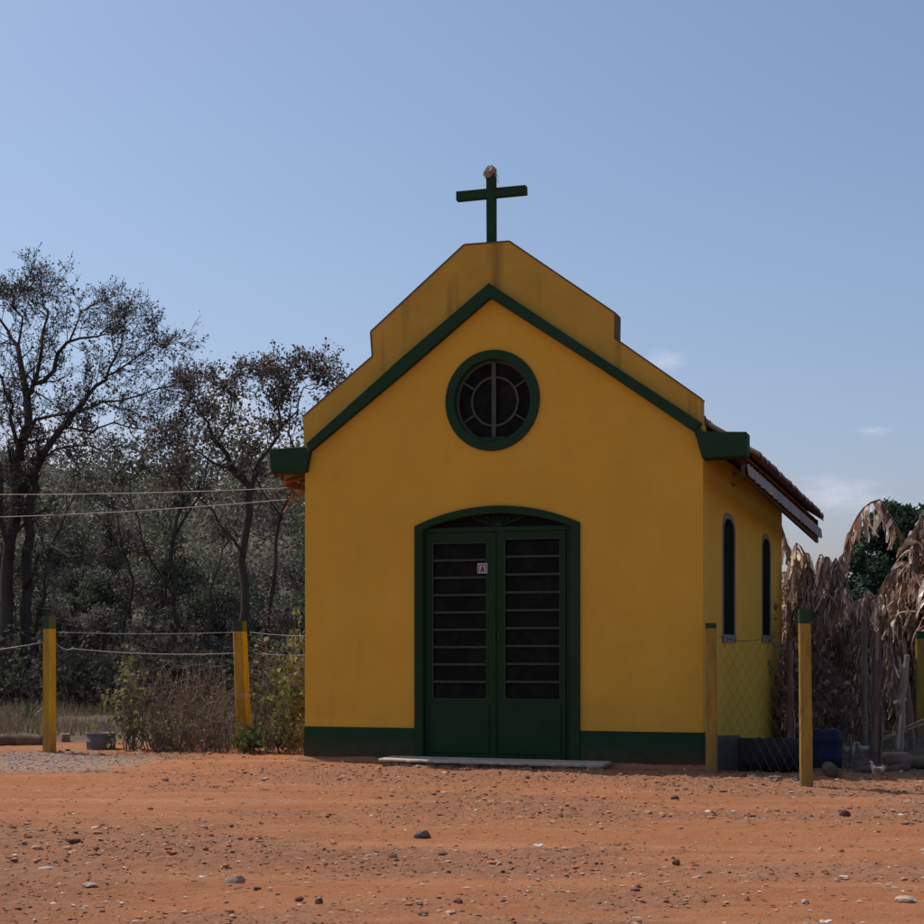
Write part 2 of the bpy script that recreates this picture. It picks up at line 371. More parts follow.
# ------------------------------------------------------------------ loose stones
ico_bm = bmesh.new(); bmesh.ops.create_icosphere(ico_bm, subdivisions=1, radius=1)
ICO_V = np.array([v.co[:] for v in ico_bm.verts]); ICO_F = [tuple(v.index for v in f.verts) for f in ico_bm.faces]; ico_bm.free()
ico_bm = bmesh.new(); bmesh.ops.create_icosphere(ico_bm, subdivisions=2, radius=1)
ICO2_V = np.array([v.co[:] for v in ico_bm.verts]); ICO2_F = [tuple(v.index for v in f.verts) for f in ico_bm.faces]; ico_bm.free()
def stone_tone(r):
    k = r.random()
    if k < .50: c = (.36, .14, .062)
    elif k < .74: c = (.18, .085, .055)
    elif k < .97: c = (.40, .23, .15)
    else: c = (.52, .43, .35)
    f = r.uniform(.75, 1.2); return (c[0] * f, c[1] * f, c[2] * f)
def stone_into(mb, x, y, s, tone, r, flat=.6, V=ICO_V, F=ICO_F, z=None):
    a = r.uniform(0, 6.28); ca_, sa_ = math.cos(a), math.sin(a)
    P = V * np.array([s * r.uniform(.8, 1.5), s * r.uniform(.7, 1.1), s * flat * r.uniform(.6, 1.2)])
    P = P * (1 + .22 * NR.randn(len(V), 1).clip(-1.5, 1.5))
    Q = np.stack([P[:, 0] * ca_ - P[:, 1] * sa_ + x, P[:, 0] * sa_ + P[:, 1] * ca_ + y, P[:, 2] + (ghs(x, y) if z is None else z) + s * flat * .3], 1)
    mb.add([tuple(q) for q in Q], F, tone)
N = 260000
px = NR.uniform(-7, 7.5, N); py = NR.uniform(5.4, 17.6, N)
dens = .04 + .80 * stony(px, py) + .9 * gravel_patch(px, py)
keep = (NR.rand(N) < dens * .42) & (np.abs(px) < py * .33 + .3) & ~((py > 15.85 - px * .31) & (px > -1.7) & (px < 2.9))
px, py = px[keep], py[keep]; pz = gh(px, py)

mb = MB()
for i in range(len(px)):
    s = .0042 * math.exp(R.gauss(0, .62)) * (.8 + py[i] * .035)
    if R.random() < .004: s *= 2.2
    tone = stone_tone(R)
    if gravel_patch(px[i:i+1], py[i:i+1])[0] > .4: s = min(s, .014); g_ = R.uniform(.22, .50); tone = (g_, g_ * .86, g_ * .74)
    stone_into(mb, px[i], py[i], min(s, .034), tone, R, z=pz[i])
tag(mb.build('gravel', M_STONE), 'small stones and clods scattered over the red earth', 'gravel', kind='stuff')
# dry bits of leaf and straw lying on the earth
mb = MB()
for i in range(9000):
    y = R.uniform(6, 19); x = R.uniform(-.33, .33) * y
    if R.random() < .35: y = R.uniform(13.6, 21); x = R.uniform(2.6, 7)
    if -1.7 < x < 2.4 and y > 15.7 - x * .31: continue
    z = ghs(x, y) + .004; a = R.uniform(0, 6.28); l = R.uniform(.006, .024); wd = l * R.uniform(.12, .6)
    k = R.random(); c = (.62, .55, .46) if k < .3 else ((.33, .22, .14) if k < .7 else (.16, .10, .07))
    dx, dy = math.cos(a), math.sin(a); up = R.uniform(0, .006)
    mb.add([(x - dx * l, y - dy * l, z), (x + dy * wd, y - dx * wd, z + up), (x + dx * l, y + dy * l, z + up * .5), (x - dy * wd, y + dx * wd, z + up * 1.4)], [(0, 1, 2, 3)], c)
tag(mb.build('leaf_litter', M_GRASS), 'dry leaf and straw bits lying on the red earth', 'litter', kind='stuff')
# the stones that stand out
def rock(u, v, wpx, hpx, col, label, name='stone', seed=0):
    p = at(u, v, z=0.0); p.z = ghs(p.x, p.y); s = wpx / 2 / FPX * p.y
    r = random.Random(seed); m = MB()
    P = ICO2_V * np.array([s, s * .75, hpx / FPX * p.y * .62])
    rs = np.random.RandomState(seed + 3); d = vnoise(ICO2_V[:, 0] * 1.6 + seed, ICO2_V[:, 1] * 1.6 + ICO2_V[:, 2] * 1.3 + 9, seed)
    P = P * (.72 + .5 * d[:, None]) * (1 + .05 * rs.randn(len(P), 1))
    P[:, 2] = np.where(P[:, 2] < 0, P[:, 2] * .4, P[:, 2])
    m.add([tuple(q) for q in P], ICO2_F, col)
    o = m.build(name, M_STONE); o.location = (p.x, p.y, p.z + .006); tag(o, label, 'stone', 'larger stones on the red earth'); return o
rock(235, 881, 21, 11, (.27, .18, .14), 'rounded dark brown stone with pale top, alone on the red earth at lower left', seed=1)
rock(319, 904, 9, 9, (.13, .07, .055), 'small round dark stone low in the frame, right of the rounded brown stone', seed=2)
rock(299, 901, 9, 6, (.15, .065, .045), 'little dark red clod just left of the small round dark stone', seed=3)
rock(421, 835, 18, 9, (.13, .10, .085), 'dark grey pointed stone in the middle ground in front of the door', seed=4)
rock(67, 850, 10, 5, (.36, .25, .18), 'pale stone at the left of the red road below the gravel patch', seed=5)
rock(676, 860, 9, 6, (.14, .07, .05), 'dark red stone standing on the red road below the right end of the plinth', seed=6)
rock(845, 814, 11, 8, (.13, .06, .045), 'dark red clod on the road below the yellow post by the blue drum', seed=8)
rock(675, 797, 9, 6, (.12, .055, .04), 'dark clod nearest the shaded strip in front of the chapel', seed=9)
rock(905, 900, 25, 8, (.42, .30, .22), 'large flat pale stone at the lower right corner', seed=10)
rock(45, 868, 17, 4, (.40, .31, .25), 'pale flat slab of stone in the rubble at the lower left', seed=11)
rock(90, 886, 16, 5, (.38, .29, .23), 'pale grey slab behind the cracked rut at the lower left', seed=12)
rock(62, 765, 10, 5, (.34, .22, .17), 'light brown stone at the edge of the grey gravel patch', seed=13)
rock(805, 903, 9, 5, (.40, .30, .24), 'small light brown stone left of the large flat pale stone', seed=15)
def scrap(u, v, wpx, label, seed):
    p = at(u, v, z=0.0); z = ghs(p.x, p.y) + .01; s = wpx / 2 / FPX * p.y; r = random.Random(seed)
    m = MB(); n = 7; top = []
    for i in range(n):
        x = -s + 2 * s * i / (n - 1); ww = s * .5 * (1 - (abs(x) / s) ** 2 * .6)
        top.append([(x, -ww + r.uniform(-.1, .1) * s, r.uniform(0, .25) * s), (x, 0, r.uniform(.1, .5) * s), (x, ww, r.uniform(0, .2) * s)])
    vs = [q for row in top for q in row]; fs = []
    for i in range(n - 1):
        for k in range(2): fs.append((i * 3 + k, i * 3 + 3 + k, i * 3 + 4 + k, i * 3 + 1 + k))
    m.add(vs, fs, (.62, .58, .53)); o = m.build('paper_scrap', M_STONE); o.location = (p.x, p.y, z)
    so = o.modifiers.new('thickness', 'SOLIDIFY'); so.thickness = .0012
    tag(o, label, 'scrap', 'white scraps lying on the red earth')
scrap(539, 842, 11, 'white curled scrap on the red earth straight below the right door leaf', 1)
scrap(843, 873, 9, 'white scrap on the road above the large flat pale stone', 2)
scrap(203, 876, 8, 'white scrap just left of the rounded dark brown stone', 3)
scrap(826, 921, 13, 'white scrap at the very bottom edge near the lower right corner', 4)

# ------------------------------------------------------------------ chapel
chapel = empty('chapel', (Lc.x, Lc.y, 0), -TH)
tag(chapel, 'small yellow chapel with green trim, round window and double door', 'chapel')
def F(u, v, yoff=0.0):
    """photo point on the plane local y = yoff -> local (x, z)"""
    a = (u - CX) / FPX
    # world: X = Lc.x + x ct + yoff st ; Y = Lc.y - x st + yoff ct ; X = a Y
    x = (a * (Lc.y + yoff * ct) - Lc.x - yoff * st) / (ct + a * st)
    Y = Lc.y - x * st + yoff * ct
    return (x, CAMH - (v - HY) / FPX * Y)
def S(u, v, xoff=W):
    """photo point on the plane local x = xoff -> local (y, z)"""
    a = (u - CX) / FPX
    y = (a * (Lc.y - xoff * st) - Lc.x - xoff * ct) / (st - a * ct)
    Y = Lc.y - xoff * st + y * ct
    return (y, CAMH - (v - HY) / FPX * Y)
TK = .19
PL = .345                                                  # plinth top
WT = 3.08                                                  # wall top at the eaves
apexb = F(489.4, 297.2)
sill = PL
# --- openings on the facade
def circle(cx_, cz_, rx, rz, n=48, ph=0): return [(cx_ + rx * math.cos(ph + 2 * math.pi * i / n), cz_ + rz * math.sin(ph + 2 * math.pi * i / n)) for i in range(n)]
a0 = F(445.8, 400.5); a1 = F(540, 400.5); t0 = F(492.5, 350); t1 = F(492.5, 451.1)
RCX = (a0[0] + a1[0]) / 2; RCZ = (t0[1] + t1[1]) / 2; RRX = (a1[0] - a0[0]) / 2; RRZ = (t0[1] - t1[1]) / 2
i0 = F(457.4, 400); i1 = F(531.3, 400); RIX = (i1[0] - i0[0]) / 2; RIZ = RIX * 1.04
# arched door outline
dl = F(415, 526.7); dr = F(579.6, 522.3); dtop = F(497, 505.7)
DX0, DX1 = F(415, 640)[0], F(580.3, 640)[0]; DSP = (dl[1] + dr[1]) / 2; DTP = dtop[1]; DB = .045
il = F(423.5, 640)[0]; ir = F(571, 640)[0]; ITP = F(497, 513.5)[1]
def arch(x0, x1, zs, zt, n=24):
    c = (x0 + x1) / 2; h = (x1 - x0) / 2; s = zt - zs; r = (h * h + s * s) / (2 * s); zc = zt - r; a = math.asin(h / r)
    return [(c + r * math.sin(a - 2 * a * i / n), zc + r * math.cos(a - 2 * a * i / n)) for i in range(n + 1)]   # right to left
def poly_hole_mesh(outer, holes, y0, y1):
    """wall slab with real holes: triangulated front/back, walls all round"""
    bm = bmesh.new()
    loops = [outer] + holes; vl = []
    es = []
    for lp in loops:
        vv = [bm.verts.new((p[0], y0, p[1])) for p in lp]; vl.append(vv)
        for i in range(len(vv)): es.append(bm.edges.new((vv[i], vv[(i + 1) % len(vv)])))
    r = bmesh.ops.triangle_fill(bm, edges=es, use_beauty=True, normal=(0, -1, 0))
    fr = [f for f in r['geom'] if isinstance(f, bmesh.types.BMFace)]
    ex = bmesh.ops.extrude_face_region(bm, geom=fr)
    vs = [g for g in ex['geom'] if isinstance(g, bmesh.types.BMVert)]
    bmesh.ops.translate(bm, verts=vs, vec=(0, y1 - y0, 0))
    bmesh.ops.recalc_face_normals(bm, faces=bm.faces); return bm
def bm_obj(name, bm, mat, parent=None):
    me_ = bpy.data.meshes.new(name); bm.to_mesh(me_); bm.free(); me_.materials.append(mat)
    o = bpy.data.objects.new(name, me_); C.objects.link(o)
    if parent is not None: o.parent = parent
    return o
dooropen = [(DX1 - .03, DB)] + [(p[0], p[1]) for p in arch(DX0 + .03, DX1 - .03, DSP - .01, DTP - .03)] + [(DX0 + .03, DB)]
roundopen = circle(RCX, RCZ, RRX - .03, RRZ - .03)
# outline of the front wall up to the foot of the parapet (back edge of the green rake)
rl = F(309, 449.6); rr = F(695.5, 433)
front_outline = [(0, PL), (W, PL), (W, WT), (W - .0, F(702, 424)[1] - .0), F(614.5, 358.5), F(489.4, 284), F(400, 359), (0, F(305.8, 444)[1]), (0, WT)]
fo = [(0, PL), (DX0 + .03, PL), (DX0 + .03, DSP - .01)] + list(reversed(arch(DX0 + .03, DX1 - .03, DSP - .01, DTP - .03)))[1:-1] + [(DX1 - .03, DSP - .01), (DX1 - .03, PL)] + front_outline[1:]
bm = poly_hole_mesh(fo, [roundopen], 0, TK)
bm_obj('front_wall', bm, M_YEL, chapel)
# plinth of the front, 6 mm proud, left and right of the door
m = MB()
m.box((-.006, -.008, -.12), (DX0 + .004, TK, PL)); m.build('plinth', M_GRN, chapel); m = MB(); m.box((DX1 - .004, -.008, -.12), (W + .006, TK, F(640, 732)[1]))
m.build('plinth', M_GRN, chapel)
m = MB(); m.box((DX0 + .004, .0, -.12), (DX1 - .004, TK, DB)); m.build('threshold', M_GRN, chapel)
# parapet above the rake, same plane set 4 mm proud
def line_at(p, q, x): return p[1] + (q[1] - p[1]) * (x - p[0]) / (q[0] - p[0])
pl0 = F(303.5, 417.5); pl1 = F(303.5, 446)
par = [F(304, 446), F(400, 364), F(489.4, 289), F(600, 361), F(701, 428), F(700.8, 399), F(614.6, 338.6), F(615, 313.6), F(509.4, 241.8), F(464.4, 245.2), F(371.2, 332), F(373, 356.5), F(303.3, 417)]
m = MB(); lo = par[:5]; hi = par[5:]
bm = poly_hole_mesh(par, [], -.004, TK + .02)
bm_obj('parapet', bm, M_PAR, chapel)
# grimy coping on the parapet: thin cap following its top edge
m = MB(); top = hi
for i in range(len(top) - 1):
    a, b = Vector((top[i][0], top[i][1])), Vector((top[i + 1][0], top[i + 1][1])); d = (b - a).normalized(); n = Vector((d.y, -d.x))
    if n.y < 0 and abs(d.x) > .3: n = -n
    if abs(d.x) < .3: n = Vector((1 if i < 3 else -1, 0))
    q = [a + n * -.002, b + n * -.002, b + n * .012, a + n * .012]
    m.add([(p.x, -.010, p.y) for p in q] + [(p.x, TK + .026, p.y) for p in q], [(0, 1, 2, 3), (7, 6, 5, 4), (0, 4, 5, 1), (1, 5, 6, 2), (2, 6, 7, 3), (3, 7, 4, 0)])
m.build('coping', M_COPE, chapel)
# green rake moulding
y0 = -.075
topl = [F(305.8, 443.5, y0), F(400, 358.5, y0), F(488.7, 282.8, y0), F(595, 353.3, y0), F(702, 423, y0)]
botl = [F(309.5, 451, y0), F(402.5, 373, y0), F(489.4, 297.4, y0), F(595, 365, y0), F(694, 431.8, y0)]
m = MB(); m.band(topl, botl, y0, .002); m.build('rake_moulding', M_GRN, chapel, bevel=.006)
# eave brackets: green blocks carried past the walls
m = MB()
bl = [F(305.3, 472, y0), F(309.5, 451.2, y0), F(304, 446.6, y0), F(269.2, 449, y0), F(270.6, 471.6, y0)]
m.prism(bl, y0 - .003, TK - .02); m.build('eave_bracket', M_GRN, chapel, bevel=.008)
m = MB()
br = [F(702.3, 458.4, y0), F(746.6, 455.3, y0), F(746.6, 431.7, y0), F(701.6, 431.2, y0), F(700, 427, y0), F(694.2, 431.4, y0)]
m.prism(br, y0 - .003, TK - .02); m.build('eave_bracket', M_GRN, chapel, bevel=.008)
# side, back and left walls; the right one has two narrow lancet openings
def lancet(x0, x1, zb, zs, zt, n=8):
    c = (x0 + x1) / 2
    right = [(x1 - (x1 - c) * (1 - math.cos(math.pi / 2 * i / n)) ** 1.0 * .9 if False else c + (x1 - c) * math.cos(math.pi / 2 * (i / n)) ** .8, zs + (zt - zs) * math.sin(math.pi / 2 * (i / n))) for i in range(n + 1)]
    left = [(2 * c - p[0], p[1]) for p in reversed(right[:-1])]
    return [(x0, zb), (x1, zb)] + right + left
wins = []
for (ul, ur, vt, vsp, vb, fl, fr_, ft, fb) in [(722.9, 734.1, 519, 534, 634.7, 722.2, 734.8, 513.5, 642.0), (762, 769.8, 539, 551, 635.4, 761.6, 770.3, 534, 642.0)]:
    um = (ul + ur) / 2
    o_ = lancet(S(ul, 600)[0], S(ur, 600)[0], S(um, vb)[1], S(um, vsp)[1], S(um, vt)[1])
    f_ = lancet(S(fl, 600)[0], S(fr_, 600)[0], S(um, fb)[1], S(um, vsp - 2)[1], S(um, ft)[1])
    wins.append((o_, f_))
outer = [(TK, -.12), (LEN, -.12), (LEN, WT), (TK, WT)]
bm = poly_hole_mesh(outer, [w_[0] for w_ in wins], 0, TK)
# rotate (x,y,z) -> side wall: polygon x is depth, y is wall thickness inwards
for v_ in bm.verts: v_.co = Vector((W - v_.co.y, v_.co.x, v_.co.z))
bmesh.ops.recalc_face_normals(bm, faces=bm.faces); bm_obj('side_wall', bm, M_YEL, chapel)
m = MB(); m.box((0, TK, -.12), (TK, LEN, WT)); m.build('side_wall', M_YEL, chapel)
ridge_z = F(489.4, 290)[1] - .03
m = MB(); m.prism([(TK, -.12), (W - TK, -.12), (W - TK, WT), (W / 2, ridge_z - .06), (TK, WT)], LEN - TK, LEN); m.build('rear_wall', M_YEL, chapel)
for (o_, f_) in wins:
    wn_ = MB(); n = len(o_)
    wn_.band(f_, o_, W - .01, W + .010, closed=True, axis='x')
    wo = wn_.build('window', M_FRAMEW, chapel)
    g = MB(); g.prism(o_, W - .016, W - .004, axis='x'); g.build('pane', M_DARKG, wo)
    sl = MB(); ya, yb = f_[0][0], f_[1][0]; zb = f_[0][1]
    sl.box((W - .005, ya - .02, zb - .006), (W + .018, yb + .02, o_[0][1] - .003)); sl.build('sill', M_FRAMEW, wo)
# round window
rw = MB(); rw.band(circle(RCX, RCZ, RRX, RRZ), circle(RCX, RCZ, RIX + .012, RIZ + .012), -.022, .10, closed=True)
rwo = rw.build('round_window', M_GRN, chapel, bevel=.005)
g = MB(); g.prism(circle(RCX, RCZ, RIX + .02, RIZ + .02, 48), .085, .095); g.build('pane', M_GLASS, rwo)
b = MB()
b.band(circle(RCX, RCZ, RIX + .014, RIZ + .014), circle(RCX, RCZ, RIX - .012, RIZ - .012), .062, .084, closed=True)
rr_ = F(519.4, 400)[0] - F(471.5, 400)[0]; rr_ /= 2
b.band(circle(RCX + .005, RCZ, rr_, rr_ * 1.02), circle(RCX + .005, RCZ, rr_ - .020, rr_ * 1.02 - .020), .060, .083, closed=True)
for sgn in (-1, 1):
    for ang in (32, -32):
        a_ = math.radians(ang if sgn > 0 else 180 - ang); d = Vector((math.cos(a_), math.sin(a_))); n_ = Vector((-d.y, d.x)) * .009
        p0 = Vector((RCX, RCZ)) + d * (rr_ + .001); p1 = Vector((RCX, RCZ)) + d * (RIX - .010)
        b.prism([tuple(p0 - n_), tuple(p1 - n_), tuple(p1 + n_), tuple(p0 + n_)], .061, .082)
b.build('glazing_bars', M_MUNT, rwo)
b = MB(); b.box((RCX - .022, .045, RCZ - RIZ + .01), (RCX + .022, .059, RCZ + RIZ - .01)); b.build('mullion', M_MUNT, rwo)
b = MB(); b.box((RCX - .21, .0, RCZ - RIZ - .01), (RCX + .20, .083, RCZ - RIZ + .035)); b.build('sill', M_GRN, rwo)
# door
door = MB()
zt = DB - .01
out = [(DX1, zt)] + arch(DX0, DX1, DSP, DTP) + [(DX0, zt)]
inn = [(ir, zt)] + arch(il, ir, DSP - .035, ITP) + [(il, zt)]
door.band(out, inn, -.025, .14)
dfo = door.build('double_door', M_DOOR, chapel, bevel=.004)
TRZ = F(497, 529)[1]
m = MB(); m.box((il, .03, TRZ - .02), (ir, .13, TRZ + .025)); m.build('transom_bar', M_DOOR, dfo, bevel=.003)
m = MB(); fan = arch(il + .002, ir - .002, DSP - .034, ITP - .002); m.prism([(ir - .002, TRZ + .02)] + fan + [(il + .002, TRZ + .02)], .085, .095); fo_ = m.build('fanlight', M_GLASS, dfo)
m = MB(); cxx = (il + ir) / 2
for ang in range(20, 170, 20):
    a_ = math.radians(ang); d = Vector((math.cos(a_), math.sin(a_))); n_ = Vector((-d.y, d.x)) * .006
    ln = .10
    while True:                                             # run each spoke out to the arch
        p = Vector((cxx, TRZ + .02)) + d * ln
        xr = abs(p.x - cxx); h = (ir - il) / 2
        s_ = ITP - DSP + .035; r_ = (h * h + s_ * s_) / (2 * s_)
        if xr > h - .02 or p.y > ITP - r_ + math.sqrt(max(r_ * r_ - xr * xr, 0)) - .012: break
        ln += .01
    p0 = Vector((cxx, TRZ + .027)); p1 = p0 + d * max(ln - .02, .05)
    m.prism([tuple(p0 - n_), tuple(p1 - n_), tuple(p1 + n_), tuple(p0 + n_)], .066 + ang * .00004, .083)
m.build('spokes', M_DOOR, fo_)
mid = F(493.5, 640)[0]
def leaf(x0, x1, px0, px1, vt, nm):
    """one door leaf: stiles, rails, nine louvre panes"""
    zb_, zt_ = DB + .008, TRZ - .022
    pt = F((415 + 580) / 2, vt)[1]; pb = F(497, 699.7)[1]
    m = MB(); y_ = .045; y1 = .085
    m.box((x0 + .004, y_, zb_), (px0, y1, zt_)); m.box((px1, y_, zb_), (x1 - .004, y1, zt_))
    m.box((px0, y_, pt), (px1, y1, zt_)); m.box((px0, y_, zb_), (px1, y1, pb))
    o = m.build('door_leaf', M_DOOR, dfo)
    g = MB(); bars = MB(); n = 9; h = (pt - pb) / n
    for i in range(n):
        z0 = pb + i * h
        # slightly tilted louvre pane
        g.add([(px0, .066, z0 + .004), (px1, .066, z0 + .004), (px1, .078, z0 + h), (px0, .078, z0 + h)], [(0, 1, 2, 3)])
        if i: bars.box((px0, .048, z0 - .011), (px1, .082, z0 + .011))
    fr_ = .008
    bars.box((px0, .040, pb), (px0 + fr_, .0648, pt)); bars.box((px1 - fr_, .040, pb), (px1, .0648, pt))
    bars.box((px0 + fr_, .041, pt - fr_), (px1 - fr_, .0642, pt)); bars.box((px0 + fr_, .041, pb), (px1 - fr_, .0642, pb + fr_))
    g.build('louvre_panes', M_GLASS, o); bars.build('louvre_bars', M_MUNTD, o)
    m = MB(); m.box((x0 + .05, .036, zb_ + .05), (x1 - .05, .0455, pb - .05)); m.build('kick_panel', M_DOOR, o, bevel=.003)
    return o
M_MUNTD = simple('louvre_bar_green', L(.030, .042, .028), L(.045, .055, .04), 12, .5)
lx = lambda u: F(u, 620, .05)[0]
l1 = leaf(il, mid - .004, lx(432.7), lx(487.3), 541.8, 'l')
l2 = leaf(mid + .004, ir - .06, lx(504.6), lx(560.5), 538.7, 'r')
m = MB(); m.box((mid - .018, .028, DB + .02), (mid + .014, .043, TRZ - .03)); m.build('cover_strip', M_DOOR, dfo)
m = MB(); m.box((ir - .055, .05, DB + .01), (ir - .004, .11, TRZ - .022)); m.build('jamb', M_DOOR, dfo)
m = MB(); hz = F(497, 640)[1]; m.tube([(mid + .05, .044, hz), (mid + .05, .012, hz), (mid + .05, .012, hz + .07), (mid + .05, .044, hz + .07)], .006, 6); m.build('handle', M_MUNTD, l2)
# sticker on the second pane of the left leaf
sx0, sx1 = lx(477.9), lx(487.9); sz0, sz1 = F(482, 573.2)[1], F(482, 563)[1]
m = MB(); m.box((sx0, .0335, sz0), (sx1, .0365, sz1)); M_STK = simple('pale_sticker', L(.42, .36, .38), L(.48, .42, .44), 9, .6)
sk = m.build('sticker', M_STK, l1); sk['label'] = 'pale pink sticker with a dark tent-shaped figure'
m = MB(); sw, sh = sx1 - sx0, sz1 - sz0; P_ = lambda a, b_: (sx0 + a * sw, sz0 + b_ * sh)
m.prism([P_(.5, .78), P_(.28, .14), P_(.42, .14), P_(.5, .34), P_(.58, .14), P_(.72, .14)][::-1], .0312, .0333)
for q in ([P_(.1, .80), P_(.9, .80), P_(.9, .86), P_(.1, .86)], [P_(.1, .1), P_(.16, .1), P_(.16, .79), P_(.1, .79)], [P_(.84, .1), P_(.9, .1), P_(.9, .79), P_(.84, .79)]): m.prism(q, .0312, .0333)
m.build('sticker_figure', simple('sticker_ink', L(.05, .02, .03), L(.07, .03, .04)), sk)
m = MB(); rs = random.Random(77); segs = 90; vs = []
for i in range(segs + 1):
    x = -.05 + (W + .1) * i / segs; hh = .018 + .022 * vnoise(np.array([x * 3.1]), np.array([2.0]), 5)[0] + rs.uniform(0, .006); dd = .07 + .06 * vnoise(np.array([x * 2.3]), np.array([7.0]), 6)[0]
    vs += [(x, .0, hh + .012), (x, -.012, hh + .012), (x, -dd * .5, hh * .6), (x, -dd, -.015), (x, 0, -.05)]
fs = []
for i in range(segs):
    for k in range(4): a = i * 5 + k; fs.append((a, a + 1, a + 6, a + 5))
m.add(vs, fs, (0, 0, .3)); o = m.build('soil_bank', M_GROUND, smooth=True); o.location = (Lc.x, Lc.y, .0); o.rotation_euler = (0, 0, -TH); tag(o, kind='structure')
# door step
stp = empty('door_step', (Lc.x, Lc.y, 0), -TH); tag(stp, 'worn pale concrete step in front of the green double door', 'step')
m = MB(); x0 = F(379, 760, -.42)[0]; x1 = F(603, 762, -.42)[0]; nseg = 40; rs = random.Random(5)
topf = []; 
zt0, zt1 = .066, .056
for i in range(nseg + 1):
    x = x0 + (x1 - x0) * i / nseg; yf = -.45 + rs.uniform(-.022, .022) + (.10 * max(0, i / nseg - .8) * 5 * .5); zt_ = zt0 + (zt1 - zt0) * i / nseg
    topf.append((x, yf, zt_))
vs = []
for (x, yf, z) in topf: vs += [(x, -.03, z + .004), (x, yf + .02, z), (x, yf + .002, z - .008), (x, yf + .004, z - .026), (x, -.03, z - .026)]
fs = []
for i in range(nseg):
    for k in range(5): a = i * 5 + k; b_ = i * 5 + (k + 1) % 5; fs.append((a, b_, b_ + 5, a + 5))
fs += [(0, 1, 2, 3, 4), tuple(nseg * 5 + k for k in (4, 3, 2, 1, 0))]
m.add(vs, fs); m.build('step_slab', M_CONC, stp)
m = MB(); x = x0 + .03
while x < x1 - .1:
    wd = rs.uniform(.06, .2); m.box((x, -.45 + rs.uniform(.02, .06), -.08), (min(x + wd - .008, x1 - .02), -.05, .034 - rs.uniform(0, .012)))
    x += wd
m.build('step_rubble', M_BRICK, stp, bevel=.008)

# roof: two pitches of clay tiles with rafters, boards and pale eave sheets
roof = MB(); RB = LEN + .75; OV = .50
slope = (ridge_z - 2.885) / (W / 2 + OV)
def roof_z(x): return ridge_z - slope * abs(x - W / 2) + .02
rt = random.Random(3)
def pitch(sgn):
    m = MB(); xe = W / 2 + sgn * (W / 2 + OV)
    rows = 9; cols = int((RB - TK) / .17)
    nxs = 10; 
    for r_ in range(rows):
        xa = W / 2 + sgn * (W / 2 + OV) * r_ / rows; xb = W / 2 + sgn * (W / 2 + OV) * (r_ + 1.12) / rows
        if r_ == rows - 1: xb = xe
        for c_ in range(cols):
            yc = TK + .03 + (c_ + .5) * .17; jit = rt.uniform(-.012, .012); jz = rt.uniform(-.006, .008)
            vs = []; seg = 6
            for (xx, lift, jj) in ((xa, .012, 0), (xb, .040, jit)):
                for k in range(seg + 1):
                    a_ = math.pi * k / seg; vs.append((xx + sgn * jj, yc - math.cos(a_) * .088, roof_z(xx) + lift + math.sin(a_) * .055 + jz))
            for (xx, lift, jj) in ((xa, .0, 0), (xb, .026, jit)):
                for k in range(seg + 1):
                    a_ = math.pi * k / seg; vs.append((xx + sgn * jj, yc - math.cos(a_) * .074, roof_z(xx) + lift + math.sin(a_) * .042 + jz))
            n_ = seg + 1; fs = []
            for k in range(seg):
                fs += [(k, k + 1, n_ + k + 1, n_ + k), (2 * n_ + k, 3 * n_ + k, 3 * n_ + k + 1, 2 * n_ + k + 1), (n_ + k, n_ + k + 1, 3 * n_ + k + 1, 3 * n_ + k)]
            m.add(vs, fs)
            yg = yc + .085                                    # the channel tile between
            m.add([(xa, yg - .05, roof_z(xa) + .012), (xa, yg, roof_z(xa) - .008), (xa, yg + .05, roof_z(xa) + .012), (xb, yg - .05, roof_z(xb) + .02), (xb, yg, roof_z(xb)), (xb, yg + .05, roof_z(xb) + .02)], [(0, 1, 4, 3), (1, 2, 5, 4)])
    return m
rf = pitch(1).build('roof', M_TILE, chapel)
pitch(-1).build('tile_slope', M_TILE, rf)
m = MB(); m.lathe([(.11, TK + .02), (.11, RB)], 12, M=Matrix(((1, 0, 0, W / 2), (0, 0, 1, 0), (0, 1, 0, ridge_z - .02), (0, 0, 0, 1)))); m.build('ridge_tiles', M_TILE, rf)
# board ceiling under the tiles (closes the roof) and rafters
m = MB()
for sgn in (-1, 1):
    xe = W / 2 + sgn * (W / 2 + OV - .12)
    q = [(W / 2, ridge_z - .012), (xe, roof_z(xe) - .035), (xe, roof_z(xe) - .055), (W / 2, ridge_z - .035)]
    m.prism(q if sgn > 0 else q[::-1], TK + .03, RB - .03)
m.build('roof_boards', simple('brown_roof_board', L(.17, .085, .04), L(.24, .12, .06), 6), rf)
y_ = TK + .10
while y_ < RB:
    for sgn in (-1, 1):
        xa = W / 2 + sgn * (W / 2 - .1); xe = W / 2 + sgn * (W / 2 + OV - .14)
        q = [(xa, roof_z(xa) - .06), (xe, roof_z(xe) - .06), (xe, roof_z(xe) - .13), (xa, roof_z(xa) - .15)]
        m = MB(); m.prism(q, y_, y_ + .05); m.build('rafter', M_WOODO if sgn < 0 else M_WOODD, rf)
    y_ += .55
